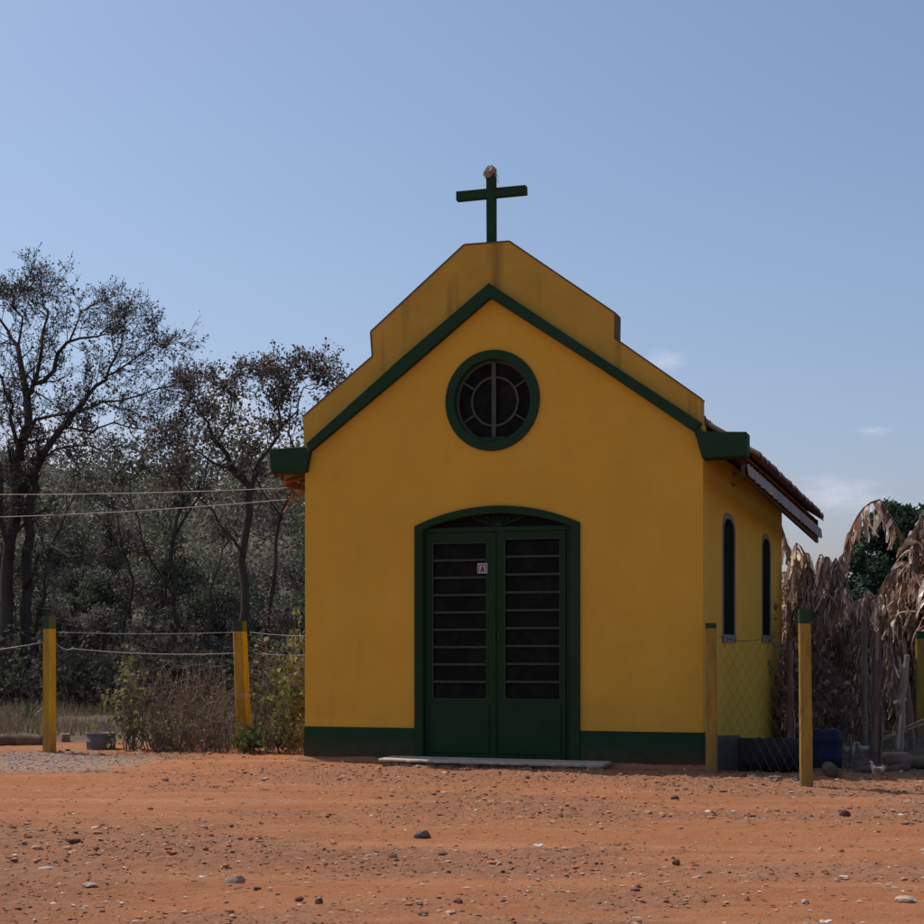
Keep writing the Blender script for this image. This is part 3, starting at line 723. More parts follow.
# pale ribbed eave sheet on the right, dark board behind it
def XE(u, v): return S(u, v, W + OV - .07)
m = MB(); yA, zA = XE(747.5, 464); yB, zB = XE(820.5, 529); _, zC = XE(747.5, 475.5); _, zD = XE(820.5, 539)
nn = 150
vs = []
for i in range(nn + 1):
    f_ = i / nn; y_ = yA + (yB - yA) * f_; dx = .016 * math.sin(i * math.pi * .5)
    zt_ = zA + (zB - zA) * f_; zb = zC + (zD - zC) * f_ + (.014 if (i // 2) % 2 else 0) + .008 * math.sin(i * .9)
    vs += [(W + OV - .07 + dx, y_, zt_), (W + OV - .055 + dx, y_, zb)]
m.add(vs, [(2 * i, 2 * i + 1, 2 * i + 3, 2 * i + 2) for i in range(nn)])
e = m.build('eave_sheet', M_ZINC, rf); so = e.modifiers.new('thickness', 'SOLIDIFY'); so.thickness = .004
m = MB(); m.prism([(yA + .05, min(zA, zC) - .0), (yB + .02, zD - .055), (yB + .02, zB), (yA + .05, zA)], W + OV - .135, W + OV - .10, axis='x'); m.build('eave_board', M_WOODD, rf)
m = MB()
for sgn in (-1, 1):
    xa = W / 2; xe = W / 2 + sgn * (W / 2 + OV - .08)
    q = [(xa, ridge_z - .04), (xe, roof_z(xe) - .04), (xe, roof_z(xe) - .20), (xa, ridge_z - .20)]
    m.prism(q if sgn > 0 else q[::-1], RB - .028, RB + .005)
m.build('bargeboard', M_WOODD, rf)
# loose laths and cane sticking out under the left eave
m = MB(); rs = random.Random(12)
for i in range(26):
    x_ = rs.uniform(-.40, -.03); y_ = rs.uniform(.25, 1.1); z0 = roof_z(x_) - rs.uniform(.10, .42)
    d = Vector((rs.uniform(-.5, .5), rs.uniform(-.3, .3), rs.uniform(-.35, .3))).normalized() * rs.uniform(.08, .22)
    m.tube([(x_, y_, z0), (x_ + d.x * .5, y_ + d.y * .5, z0 + d.z * .5 + rs.uniform(-.02, .02)), (x_ + d.x, y_ + d.y, z0 + d.z)], rs.uniform(.003, .011), 5)
m.box((-.38, .30, roof_z(-.38) - .17), (-.34, 1.4, roof_z(-.38) - .10)); m.tube([(-.34, .3, 2.86), (-.05, .6, 3.0)], .02, 6); m.tube([(-.40, .5, 2.72), (-.02, .4, 2.80)], .012, 6); m.tube([(-.36, .4, 2.90), (-.30, .45, 2.66)], .016, 6)
m.build('eave_laths', M_WOODO, rf)
# small insect nests under the right eave
for (u, v, s) in ((733, 475, .03), (732, 485, .024)):
    y_, z_ = S(u, v, W); m = MB(); m.add([tuple(q) for q in (ICO2_V * s + np.array([W + .02, y_, z_]))], ICO2_F); m.build('wasp_nest', M_NEST, chapel)
# cross on the parapet
cr = empty('roof_cross', chap(W / 2, .09) + (0,), -TH)
# keep cross geometry in chapel-aligned local coords
ox = W / 2; oy = .09
def G(u, v): x_, z_ = F(u, v, oy); return (x_ - ox, z_)
tag(cr, 'plain dark green cross standing on the peak of the chapel gable', 'cross')
m = MB(); q0 = G(487.6, 246); q1 = G(495.8, 246); q2 = G(495.6, 172); q3 = G(487.2, 172)
m.prism([q0, q1, q2, q3], -.045, .045); m.build('upright', M_GRN, cr, bevel=.006)
m = MB(); m.prism([G(457.2, 201.7), G(526.8, 194.8), G(526.6, 185.8), G(457, 192.4)], -.042, .038); cr2 = m.build('crossbar', M_GRN, cr, bevel=.006)
zt_ = G(490, 246)[1]
m = MB(); P = ICO2_V.copy(); rs_ = np.random.RandomState(4); P = P * (1 + .10 * rs_.randn(len(P), 1)); nx_, nz_ = G(490.7, 173)
P = P * np.array([.062, .07, .082]); P[:, 2] = np.where(P[:, 2] > .05, .05 + (P[:, 2] - .05) * .6, P[:, 2]); m.add([tuple(p) for p in P], ICO2_F)
for i in range(14):
    a_ = R.uniform(0, 6.28); zz = R.uniform(-.07, .06); rr2 = .06; m.tube([(rr2 * math.cos(a_), rr2 * math.sin(a_), zz), (1.35 * rr2 * math.cos(a_ + .2), 1.35 * rr2 * math.sin(a_ + .2), zz - .03)], .003, 4)
ne = m.build('bird_nest', M_NEST, None, smooth=False)
wx, wy = chap(ox + nx_, oy); ne.location = (wx, wy, nz_); tag(ne, 'small brown mud nest stuck on top of the green cross', 'nest')

# ------------------------------------------------------------------ fence posts
def post(u, vt, vb, Y, wpx, lean=0.0, rz=20, sunlit=False, label='', capm=.12):
    p = at(u, Y=Y); z0 = ghs(p.x, Y); h = CAMH - (vt - HY) / FPX * Y - z0; wd = wpx / FPX * Y
    r = empty('fence_post', (p.x, p.y, z0), math.radians(rz)); tag(r, label, 'fence post', 'yellow concrete fence posts with green tops')
    s = wd / 2 / (abs(math.cos(math.radians(rz))) + abs(math.sin(math.radians(rz))))
    def seg(z0_, z1_, k, mats, nm, seed):
        m = MB(); nz_ = max(2, int((z1_ - z0_) / .06)); rs = random.Random(seed); vs = []; ch = .2 * s * k
        ring = [(-s + ch/k, -s), (s - ch/k, -s), (s, -s + ch/k), (s, s - ch/k), (s - ch/k, s), (-s + ch/k, s), (-s, s - ch/k), (-s, -s + ch/k)]
        for i in range(nz_ + 1):
            z = z0_ + (z1_ - z0_) * i / nz_; tp = 1.08 - .10 * z / h
            for (x, y) in ring: vs.append((x * k * tp + lean * z + rs.uniform(-.0015, .0015), y * k * tp + rs.uniform(-.0015, .0015), z))
        for i in range(nz_):
            for q in range(8):
                m.add([vs[i * 8 + q], vs[i * 8 + (q + 1) % 8], vs[(i + 1) * 8 + (q + 1) % 8], vs[(i + 1) * 8 + q]], [(0, 1, 2, 3)], mi=1 if q in (1, 2) else 0)  # right-hand faces use the second slot, painted sunlit on the left posts
        m.add(vs[:8], [(7, 6, 5, 4, 3, 2, 1, 0)]); m.add(vs[-8:], [(0, 1, 2, 3, 4, 5, 6, 7)])
        return m.build(nm, mats, r)
    seg(-.15, h - capm, 1.0, [M_POSTY, M_POSTSUN] if sunlit else [M_POSTD, M_POSTD], 'shaft', int(u)); seg(h - capm + .001, h, 1.03, [M_POSTG, M_POSTGSUN if sunlit else M_POSTG], 'painted_top', int(u) + 1)
    return r, h
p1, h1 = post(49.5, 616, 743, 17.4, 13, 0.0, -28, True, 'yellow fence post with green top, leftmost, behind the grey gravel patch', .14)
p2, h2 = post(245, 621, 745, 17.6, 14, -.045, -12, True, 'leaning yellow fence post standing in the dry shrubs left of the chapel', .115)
p3, h3 = post(711.5, 623, 770, 14.7, 12.5, -.004, -10, False, 'worn yellow fence post against the front right corner of the chapel', .05)
p4, h4 = post(806.5, 609, 781, 13.3, 13.2, -.012, -8, False, 'tall yellow fence post beside the blue drum, right of the chapel', .12)
p5, h5 = post(920.5, 631, 735, 20.8, 10.5, 0, -10, False, 'yellow fence post at the right edge among dead banana plants', .1)
def top_of(r, h, f=1.0, dx=0): return Vector(r.location) + Vector((dx, -.02, h * f))
# plain wire strands
def strand(pts, name, label, cat, rad, mat, sag=0, n=14, group=None):
    m = MB(); P = []
    for i in range(len(pts) - 1):
        a, b = Vector(pts[i]), Vector(pts[i + 1])
        for k in range(n + (1 if i == len(pts) - 2 else 0)):
            f_ = k / n; q = a.lerp(b, f_); q.z -= sag * 4 * f_ * (1 - f_); P.append(q)
    m.tube(P, rad, 5); o = m.build(name, mat, smooth=True); tag(o, label, cat, group); return o
A = at(-340, 672, Y=17.6); B1 = at(43, 642.5, Y=17.35)
strand([A, B1], 'fence_wire', 'bright wire sloping up to the leftmost yellow post from the left edge', 'wire', .0035, M_WIREL, .10)
strand([at(56, 643, Y=17.4), at(72, 648.5, Y=17.4), at(238, 653, Y=17.55)], 'fence_wire', 'lower bright wire sagging between the two posts left of the chapel', 'wire', .0035, M_WIREL, .035)
strand([at(55, 632, Y=17.4), at(240, 632, Y=17.55)], 'fence_wire', 'upper thin wire between the two posts left of the chapel', 'wire', .0022, M_WIREL, .02)
strand([at(250, 632, Y=17.55), at(306, 636, Y=17.1)], 'fence_wire', 'upper short wire from the leaning post to the chapel wall', 'wire', .0022, M_WIREL, .01)
strand([at(253, 653, Y=17.55), at(306, 655, Y=17.1)], 'fence_wire', 'lower short wire from the leaning post to the chapel wall', 'wire', .0022, M_WIREL, .01)
e1 = chap(-.36, .7); e2 = chap(-.05, .5)
strand([at(-900, 487, Y=19), at(0, 494.5, Y=18), (e1[0], e1[1], CAMH + (HY - 487.5) / FPX * e1[1])], 'overhead_cable', 'upper pale cable running from the left edge to the chapel eave', 'cable', .0045, M_CABLE, .02, 20)
strand([at(-900, 540, Y=19), at(0, 517, Y=18), (e2[0], e2[1], CAMH + (HY - 496.5) / FPX * e2[1])], 'overhead_cable', 'lower pale cable sloping up from the left edge to the chapel eave', 'cable', .0045, M_CABLE, .03, 20)
# chain link netting
def netting(a0, a1, b0, b1, label, step=.062, rad=.0016, sag=.06, mat=None, edge=.004):
    """quad a0(bottom)-a1(top) at one post, b0-b1 at the other; two families of diagonal wires"""
    r = empty('wire_netting', a0); tag(r, label, 'wire fence')
    a0, a1, b0, b1 = map(Vector, (a0, a1, b0, b1)); m = MB(); Lh = (b0 - a0).length; Hh = ((a1 - a0).length + (b1 - b0).length) / 2
    def pt(x, z):
        f_ = x / Lh; lo_ = a0.lerp(b0, f_); hi_ = a1.lerp(b1, f_); hi_.z -= sag * 4 * f_ * (1 - f_)
        q = lo_.lerp(hi_, z / Hh); q.y += .012 * math.sin(x * 5.1 + z * 3.3) + .01 * math.sin(z * 9 + x * 2); return q - Vector(r.location)
    for s_ in (-1, 1):
        k = -Hh
        while k < Lh + Hh:
            P = []; n = 18
            for i in range(n + 1):
                z = Hh * i / n; x = k + (z if s_ > 0 else Hh - z)
                if 0 <= x <= Lh: P.append(pt(x, z))
            if len(P) > 1: m.tube(P, rad, 3, cap=False)
            k += step * 1.414
    m.build('mesh', mat or M_WIRE, r)
    m = MB(); m.tube([pt(Lh * i / 16, Hh) for i in range(17)], edge, 5); m.build('top_wire', mat or M_WIRE, r)
    m = MB(); m.tube([pt(Lh * i / 16, .02) for i in range(17)], edge * .7, 5); m.build('bottom_wire', mat or M_WIRE, r)
q3 = Vector(p3.location); q4 = Vector(p4.location); q5 = Vector(p5.location)
netting(q3 + Vector((.06, -.05, .04)), q3 + Vector((.06, -.05, h3 - .12)), q4 + Vector((-.05, .02, .04)), q4 + Vector((-.05, .02, h4 - .09)), 'chain-link netting strung between the two posts in front of the side wall', sag=.10, step=.115, rad=.0013, edge=.0035)
netting(q4 + Vector((.06, .03, .04)), q4 + Vector((.06, .03, h4 - .12)), q5 + Vector((-.05, -.02, .04)), q5 + Vector((-.05, -.02, h5 - .1)), 'chain-link netting running back from the tall post past the dead banana plants', step=.11, rad=.0009, sag=.04, edge=.0018)

# ------------------------------------------------------------------ drums, box, logs, bricks
def gxy(u, v, z=0.0):
    p = at(u, v, z=z); return p.x, p.y, ghs(p.x, p.y)
x, y, z = (824 - CX) / FPX * 15.4, 15.4, ghs(3.5, 15.4)
r = empty('plastic_drum', (x, y, z)); r.scale = (.92, .92, .84); tag(r, 'upright blue plastic drum behind the tall yellow post', 'drum')
rd = .185
m = MB(); m.lathe([(0, 0), (rd * .96, 0), (rd, .02), (rd * 1.0, .10), (rd * 1.02, .11), (rd * 1.02, .125), (rd, .135), (rd, .30), (rd * 1.02, .31), (rd * 1.02, .325), (rd, .335), (rd * .985, .40), (rd * .90, .432), (rd * .3, .44), (0, .44)], 32); m.build('body', M_BLUE, r, smooth=True)
m = MB(); m.lathe([(0, .44), (.03, .44), (.03, .468), (0, .468)], 14, M=Matrix.Translation((-.02, 0, 0))); m.build('cap', M_BLACK, r)
x, y = (771 - CX) / FPX * 14.7, 14.75; z = ghs(x, y)
r = empty('lying_drum', (x, y, z + .155), math.radians(-6)); tag(r, 'black plastic drum lying on its side against the chapel side wall', 'drum')
Mx = Matrix.Rotation(math.radians(90), 4, 'Y')
m = MB(); rd = .165; m.lathe([(0, -.29), (rd * .9, -.29), (rd, -.27), (rd, -.12), (rd * 1.05, -.11), (rd * 1.05, -.09), (rd, -.08), (rd, .08), (rd * 1.05, .09), (rd * 1.05, .11), (rd, .12), (rd, .27), (rd * .9, .29), (0, .29)], 28, M=Mx); m.build('body', M_BLACK, r, smooth=True)
m = MB(); m.lathe([(0, .29), (.03, .29), (.03, .31), (0, .31)], 12, M=Mx @ Matrix.Translation((.08, 0, 0))); m.build('cap', M_BLACK, r)
x, y = (728.5 - CX) / FPX * 14.95, 14.95
m = MB(); m.box((-.105, -.06, -.02), (.105, .06, .335)); o = m.build('box_body', M_GREYB, None, bevel=.012)
r = empty('metal_box', (x, y, ghs(x, y)), -.06); o.parent = r; o.name = 'housing'; tag(r, 'grey-green metal box standing beside the corner post of the chapel', 'box')
m = MB(); m.box((-.085, -.066, .03), (.085, -.0605, .305)); m.build('lid', M_GREYB, r, bevel=.004)
# rubble at the foot of the netting
for i, (u, v, s, c_, lb) in enumerate([(752, 778, .05, (.12, .10, .09), 'small dark rubble lump at the foot of the netting, left of the black drum'), (797, 780, .045, (.13, .11, .10), 'small grey rubble lump just left of the tall yellow post'), (824, 777, .06, (.10, .075, .06), 'dark clod right of the tall yellow post, below the blue drum'), (776, 779, .045, (.15, .13, .11), 'rubble lump below the middle of the black drum')]):
    x, y, z = gxy(u, v); m = MB(); stone_into(m, 0, 0, s, c_, R, .7, ICO2_V, ICO2_F, z=0); o = m.build('rubble_lump', M_STONE); o.location = (x, y, z); tag(o, lb, 'rubble', 'rubble lumps by the drums')
def log(p0, p1, rad, name, label, cat, mat=M_LOG, end=None, wob=.02, sides=12):
    p0, p1 = Vector(p0), Vector(p1); n = 14; m = MB(); rs = random.Random(int(abs(p0.x) * 1000))
    P = [p0.lerp(p1, i / n) + Vector((rs.uniform(-wob, wob), rs.uniform(-wob, wob), rs.uniform(-wob, wob) * .5)) for i in range(n + 1)]
    m.tube([q - p0 for q in P], [rad * rs.uniform(.88, 1.1) for _ in P], sides); o = m.build(name, mat, smooth=True); o.location = p0; tag(o, label, cat); return o
x, y, z = gxy(842, 781); log((x, y + .35, z + .05), (x + .05, y + .75, z + .055), .055, 'log', 'short dark log stub lying end-on right of the blue drum', 'log', wob=.006)
log((4.05, 15.35, ghs(4.05, 15.35) + .055), (6.8, 15.6, ghs(6.8, 15.6) + .06), .065, 'log', 'long brown log lying on the ground behind the hen at the right', 'log')
log((3.62, 14.55, ghs(3.62, 14.55) + .03), (4.2, 15.0, ghs(4.2, 15) + .03), .035, 'log', 'thin short log beside the nearest hen', 'log')
log((at(-40, 738, Y=18.6)).to_tuple()[:2] + (ghs(-5.8, 18.6) + .06,), (at(44, 738, Y=18.8)).to_tuple()[:2] + (ghs(-4.9, 18.8) + .05,), .075, 'log', 'dark rotten log lying left of the leftmost yellow post', 'log')
# cut drum and brick left
x, y = (101 - CX) / FPX * 17.9, 17.9; z = ghs(x, y)
r = empty('cut_drum', (x, y, z)); tag(r, 'cut-off blue-grey steel drum sitting in front of the dry shrubs at left', 'drum')
m = MB(); rd = .165; m.lathe([(rd * .97, 0), (rd * .97, .07), (rd * 1.02, .08), (rd * 1.02, .095), (rd * .97, .105), (rd * .97, .165), (rd * 1.04, .175), (rd * 1.04, .185), (rd * .94, .185), (rd * .94, .015), (0, .015)], 30); m.build('shell', M_STEELB, r, smooth=True)
m = MB(); m.lathe([(0, .10), (rd * .5, .11), (rd * .93, .09)], 16); m.build('contents', M_BRICK, r)
x, y, z = gxy(63, 742.5); m = MB(); m.box((-.05, -.11, 0), (.05, .11, .095)); o = m.build('brick', M_BRICK, bevel=.006); o.location = (x, y + .1, z); o.rotation_euler = (0, 0, .35); tag(o, 'single red brick just right of the leftmost yellow post', 'brick')

# ------------------------------------------------------------------ trees
def wig(v, r, a): return Vector((v.x + r.gauss(0, a), v.y + r.gauss(0, a), v.z + r.gauss(0, a)))
def leaf_quad(mb, p, s, r, col, droop=.3):
    a = Vector((r.gauss(0, 1), r.gauss(0, 1), r.gauss(0, 1) - droop)).normalized(); b = a.cross(Vector((r.gauss(0, 1), r.gauss(0, 1), r.gauss(0, 1)))).normalized()
    q = a * s; w_ = b * s * .42
    nn = a.cross(b) * s * r.uniform(-.25, .25); mb.add([p, p + q * .38 + w_ + nn, p + q, p + q * .45 - w_ * .9 + nn], [(0, 1, 2), (0, 2, 3)], col)
def grow(mb, lf, p, d, ln, rad, lvl, r, cfg, col=(1, 1, 1)):
    """one branch with children; leaves go to lf"""
    n = max(2, int(ln / cfg['seg'])); n = min(n, 7); pts = [p.copy()]; dd = d.copy(); st_ = ln / n
    for i in range(n):
        dd = (dd + Vector((r.gauss(0, cfg['wob']), r.gauss(0, cfg['wob']), r.gauss(0, cfg['wob']) + cfg['up']))).normalized()
        p = p + dd * st_; pts.append(p.copy())
    r1 = max(rad * .55, cfg['rmin']); rads = [rad + (r1 - rad) * i / n for i in range(n + 1)]
    mb.tube(pts, rads, 6 if rad > .05 else (4 if rad > .015 else 3), cap=False)
    if lvl <= 0:
        for k in range(cfg['leaves']):
            q = pts[-1].lerp(pts[max(0, n - 1)], r.random() * 1.2) if n else p
            q = wig(q, r, cfg['lsp']); leaf_quad(lf, q, cfg['ls'] * r.uniform(.6, 1.35), r, r.choice(cfg['cols']), cfg.get('droop', .3))
        return
    nc = cfg['nc'][lvl] if isinstance(cfg['nc'], (list, tuple)) else cfg['nc']
    for k in range(nc):
        f_ = r.uniform(.25, 1.0) if k < nc - 1 else 1.0
        i = min(int(f_ * n), n - 1); q = pts[i].lerp(pts[i + 1], f_ * n - i)
        bd = (pts[i + 1] - pts[i]).normalized(); ax = Vector((r.gauss(0, 1), r.gauss(0, 1), r.gauss(0, 1))); ax = (ax - bd * ax.dot(bd)).normalized()
        ang = math.radians(r.uniform(*cfg['ang'])) if f_ < 1 else math.radians(r.uniform(0, 20))
        nd = (bd * math.cos(ang) + ax * math.sin(ang)); nd.z += cfg['up2']; nd.normalize()
        grow(mb, lf, q, nd, ln * r.uniform(*cfg['lr']), max(rads[i] * r.uniform(.45, .65), cfg['rmin']), lvl - 1, r, cfg)
GREYLEAF = [(.075, .068, .062), (.10, .085, .072), (.065, .068, .05), (.14, .11, .09), (.05, .045, .04)]
def limb_tree(name, Y, limbs, cfg, label, base, twig_every, seed, cat='tree', group=None, start_tw=.35):
    """limbs: lists of (u, v, depth offset, radius); twigs are grown along them"""
    r = random.Random(seed); root = empty(name, base); tag(root, label, cat, group); wood = MB(); lf = MB(); B = Vector(base)
    for L_ in limbs:
        pts = []; rads = []
        for (u, v, dy, rad) in L_: q = at(u, v, Y=Y + dy) - B; pts.append(q); rads.append(rad)
        # resample with a little wobble
        P = []; RR = []
        for i in range(len(pts) - 1):
            a, b = pts[i], pts[i + 1]; k = max(2, int((b - a).length / .35))
            for j in range(k): f_ = j / k; P.append(wig(a.lerp(b, f_), r, .018 + .02 * (i > 0))); RR.append((rads[i] + (rads[i + 1] - rads[i]) * f_) * .52)
        P.append(pts[-1]); RR.append(rads[-1]); RR[-1] *= .6; wood.tube(P, RR, 8 if RR[0] > .06 else 5)
        tot = len(P); i0_ = int(tot * start_tw) if RR[0] > .08 else int(tot * .12)
        for i in range(max(1, i0_), tot):
            for _ in range(twig_every if i < tot - 1 else twig_every + 3):
                if RR[i] > .12 and r.random() < .8: continue
                bd = (P[i] - P[i - 1]).normalized(); ax = Vector((r.gauss(0, 1), r.gauss(0, 1), r.gauss(0, .8) + .35)); ax = (ax - bd * ax.dot(bd)).normalized()
                ang = math.radians(r.uniform(20, 65)); nd = bd * math.cos(ang) + ax * math.sin(ang)
                grow(wood, lf, P[i], nd.normalized(), cfg['l0'] * r.uniform(.55, 1.15), max(.010, RR[i] * .35), cfg['lv'], r, cfg)
    wood.build('trunk', M_BARK, root, smooth=True); lf.build('crown', M_LEAFD, root)
    print(name, len(wood.f), len(lf.f)); return root
cfgA = dict(seg=.16, wob=.16, up=.03, up2=.06, nc=(0, 3, 3, 4), ang=(22, 62), lr=(.45, .75), rmin=.0045, leaves=1, lsp=.05, ls=.050, cols=GREYLEAF, l0=.45, lv=3)
YA = 32.0
bA = at(20, Y=YA); bA.z = ghs(bA.x, YA) - .1
limbsA = [
 [(8, 712, 0, .30), (6, 600, 0, .26), (10, 540, .1, .23), (13, 482, .2, .20), (22, 447, .3, .18), (26, 424, .3, .17), (27, 396, .4, .15), (18, 348, .8, .09), (4, 334, 1.1, .06), (-8, 308, 1.3, .04)],
 [(27, 396, .4, .12), (33, 385, .3, .10), (52, 368, .1, .085), (69, 342, -.3, .06), (95, 336, -.7, .035), (118, 322, -1, .02)],
 [(36, 380, .3, .08), (43, 348, .3, .06), (48, 318, .5, .045), (45, 302, .7, .03), (38, 292, .9, .018)],
 [(69, 342, -.3, .045), (80, 318, -.1, .03), (88, 308, .2, .018)],
 [(22, 712, .2, .26), (26, 590, .3, .22), (31, 499, .1, .17), (35, 478, 0, .15), (41, 459, -.1, .14), (59, 430, -.3, .12), (74, 413, -.5, .10), (87, 396, -.6, .08), (104, 378, -.8, .06), (115, 355, -1, .04), (124, 332, -1.1, .025)],
 [(104, 378, -.8, .045), (128, 365, -1.1, .035), (150, 352, -1.3, .022), (166, 345, -1.5, .014)],
 [(19, 440, .2, .08), (37, 422, -.2, .07), (65, 413, -.6, .055), (104, 401, -1.0, .045), (138, 395, -1.4, .03), (170, 387, -1.8, .018)],
 [(66, 427, -.4, .05), (90, 428, -.6, .04), (112, 424, -.9, .03), (150, 430, -1.3, .02), (178, 440, -1.5, .012)],
 [(104, 401, -1, .03), (130, 412, -1.3, .022), (158, 424, -1.6, .014)],
 [(18, 348, .8, .06), (22, 318, .6, .04), (16, 302, .4, .025), (24, 290, .2, .015)],
 [(26, 588, .2, .10), (40, 556, -.4, .08), (52, 546, -.8, .06), (72, 556, -1.2, .05), (90, 556, -1.5, .035), (112, 545, -1.9, .02)],
 [(12, 560, 0, .12), (-4, 500, -.5, .09), (-25, 450, -1, .07), (-60, 400, -1.4, .05), (-90, 350, -1.8, .03)],
 [(22, 462, .2, .09), (12, 430, 0, .08), (11, 405, -.3, .06), (2, 380, -.8, .045), (-12, 350, -1.2, .03), (-25, 320, -1.6, .018)],
 [(41, 459, -.1, .06), (60, 448, .4, .045), (88, 446, .9, .03), (120, 452, 1.3, .018)],
 [(0, 712, .4, .14), (-3, 620, .5, .12), (2, 540, .7, .09), (-2, 470, 1.0, .07), (-14, 420, 1.4, .05), (-40, 380, 1.8, .03)],
 [(38, 712, .3, .10), (36, 640, .4, .09), (48, 560, .7, .06), (66, 510, 1.0, .04), (80, 470, 1.3, .02)],
]
limb_tree('tall_tree', YA, limbsA, cfgA, 'tall half-bare tree with several trunks at the left edge', bA, 2, 5)
cfgB = dict(cfgA); cfgB.update(l0=.34, lv=3, leaves=2, ls=.056, lsp=.07, cols=[(.12, .095, .082), (.16, .12, .10), (.09, .085, .065), (.22, .17, .14), (.07, .06, .05)])
YB = 27.0; bB = at(243, Y=YB); bB.z = ghs(bB.x, YB) - .1
limbsB = [
 [(243, 712, 0, .17), (242, 640, 0, .15), (245, 560, 0, .13), (247, 488, 0, .115), (233, 467, 0, .09), (216, 445, -.1, .07), (204, 425, -.3, .045), (196, 405, -.5, .025)],
 [(247, 500, 0, .09), (262, 460, .2, .07), (277, 434, .3, .055), (275, 412, .3, .04), (268, 392, .2, .025), (262, 378, .1, .015)],
 [(277, 434, .3, .04), (295, 410, .2, .03), (306, 392, 0, .02), (318, 384, -.1, .012)],
 [(260, 700, .3, .10), (268, 600, .4, .08), (282, 520, .6, .06), (300, 460, .8, .045), (322, 420, 1.0, .03), (335, 400, 1.1, .02)],
 [(300, 460, .8, .04), (288, 430, .5, .03), (292, 402, .3, .02), (284, 382, .2, .012)], [(275, 412, .3, .035), (288, 396, .2, .022), (298, 380, .1, .013)], [(204, 425, -.3, .03), (214, 402, 0, .02), (222, 392, .1, .012)],
 [(233, 467, 0, .05), (212, 462, -.4, .04), (190, 452, -.8, .03), (170, 444, -1.1, .018)],
 [(216, 445, -.1, .04), (228, 420, .3, .03), (232, 400, .5, .02)],
 [(245, 560, 0, .06), (222, 520, -.4, .045), (200, 495, -.8, .03), (182, 480, -1.1, .018)],
 [(282, 520, .6, .04), (262, 490, .2, .03), (250, 465, 0, .02)],
]
limb_tree('slender_tree', YB, limbsB, cfgB, 'slender brown-leaved tree rising behind the chapel eave on its left', bB, 1, 8, start_tw=.5)
cfgC = dict(cfgB); cfgC.update(l0=.36, leaves=2, cols=[(.05, .048, .036), (.07, .06, .048), (.04, .045, .03), (.10, .08, .06)])
YC = 30.0; bC = at(176, Y=YC); bC.z = ghs(bC.x, YC) - .1
limbsC = [
 [(170, 706, 0, .10), (176, 620, .1, .09), (172, 560, .2, .075), (180, 500, .3, .06), (175, 455, .2, .045), (184, 420, 0, .03), (190, 400, -.1, .018)],
 [(176, 600, .1, .05), (150, 560, -.4, .04), (138, 520, -.8, .03), (130, 480, -1, .02)],
 [(172, 540, .2, .05), (196, 500, .6, .04), (208, 460, .9, .03), (216, 430, 1.1, .018)],
 [(125, 706, .5, .07), (122, 640, .5, .06), (132, 580, .3, .045), (120, 530, .1, .03), (112, 500, 0, .02)],
 [(210, 706, .5, .07), (206, 640, .5, .06), (212, 590, .8, .045), (222, 550, 1.1, .03)],
]
limb_tree('thin_tree', YC, limbsC, cfgC, 'thin dark tree between the tall tree and the slender brown one', bC, 1, 21, start_tw=.25)
# bushy trees of the wood: four crowns shared by all copies
def bushy(seed, h, wd, cols, nleaf, ls, stuff_cols=None, airy=.0):
    r = random.Random(seed); wood = MB(); lf = MB(); blobs = []
    wood.tube([(0, 0, -.3), (r.uniform(-.1, .1), 0, h * .3), (r.uniform(-.2, .2), r.uniform(-.2, .2), h * .62)], [.045 * h * .5, .035 * h * .5, .012 * h * .5], 6)
    for k in range(16):
        a_ = r.uniform(0, 6.28); z_ = h * r.uniform(.16, .92); rr2 = wd * .5 * math.sqrt(max(.05, 1 - ((z_ / h - .48) / .55) ** 2)) * r.uniform(.3, .95)
        c_ = Vector((rr2 * math.cos(a_), rr2 * math.sin(a_), z_)); blobs.append((c_, wd * r.uniform(.10, .22), r.choice(cols)))
        wood.tube([(0, 0, z_ * .45), c_ * .55 + Vector((0, 0, z_ * .22)), c_], [.02 * h * .3, .012 * h * .3, .004 * h * .3], 4, cap=False)
        for q in range(3):
            d = Vector((r.gauss(0, 1), r.gauss(0, 1), r.gauss(0, 1) + .4)).normalized() * wd * .22; wood.tube([c_, c_ + d * .5, wig(c_ + d, r, .05)], [.012, .008, .004], 3, cap=False)
    for i in range(nleaf):
        c_, br_, col = blobs[int(r.random() * len(blobs))]; d = Vector((r.gauss(0, 1), r.gauss(0, 1), r.gauss(0, 1))).normalized() * br_ * (r.random() ** .45) * 1.15
        d.z *= .75; f_ = r.uniform(.65, 1.35); leaf_quad(lf, c_ + d, ls * r.uniform(.6, 1.5), r, (col[0] * f_, col[1] * f_, col[2] * f_), .1)
    return wood, lf
WOODC = [(.12, .128, .092), (.145, .14, .108), (.10, .118, .072), (.165, .148, .12), (.125, .14, .085), (.15, .136, .115)]
protos = []
for i, (h, wd, cols) in enumerate([(4.4, 3.6, WOODC), (5.2, 3.2, WOODC[::-1][:4]), (3.6, 3.8, [(.07, .09, .05), (.09, .105, .065), (.08, .08, .06)]), (3.2, 3.0, [(.17, .15, .13), (.15, .13, .11), (.13, .12, .09)])]):
    a_, b_ = bushy(40 + i, h, wd, cols, 8500, .105); root = empty('woodland_tree', (0, 0, -500)); a_.build('trunk', M_BARK, root); b_.build('crown', M_LEAFD, root); protos.append(root)
rt = random.Random(77); used = [False] * 4
spots = []
for row, (Yr, n, x0, x1) in enumerate([(36.5, 9, -15, -1.5), (40.5, 10, -18, 1), (46, 12, -21, 4), (53, 13, -24, 8)]):
    for k in range(n):
        spots.append((x0 + (x1 - x0) * (k + rt.uniform(.2, .8)) / n, Yr + rt.uniform(-1.6, 1.6), row))
kinds = ['grey-brown bushy tree', 'tall narrow olive-brown tree', 'dark green bushy tree', 'pale grey half-dry bush tree']
rowname = ['first row of the wood left of the chapel', 'second row of the wood left of the chapel', 'foot of the wooded hill', 'lower slope of the wooded hill']
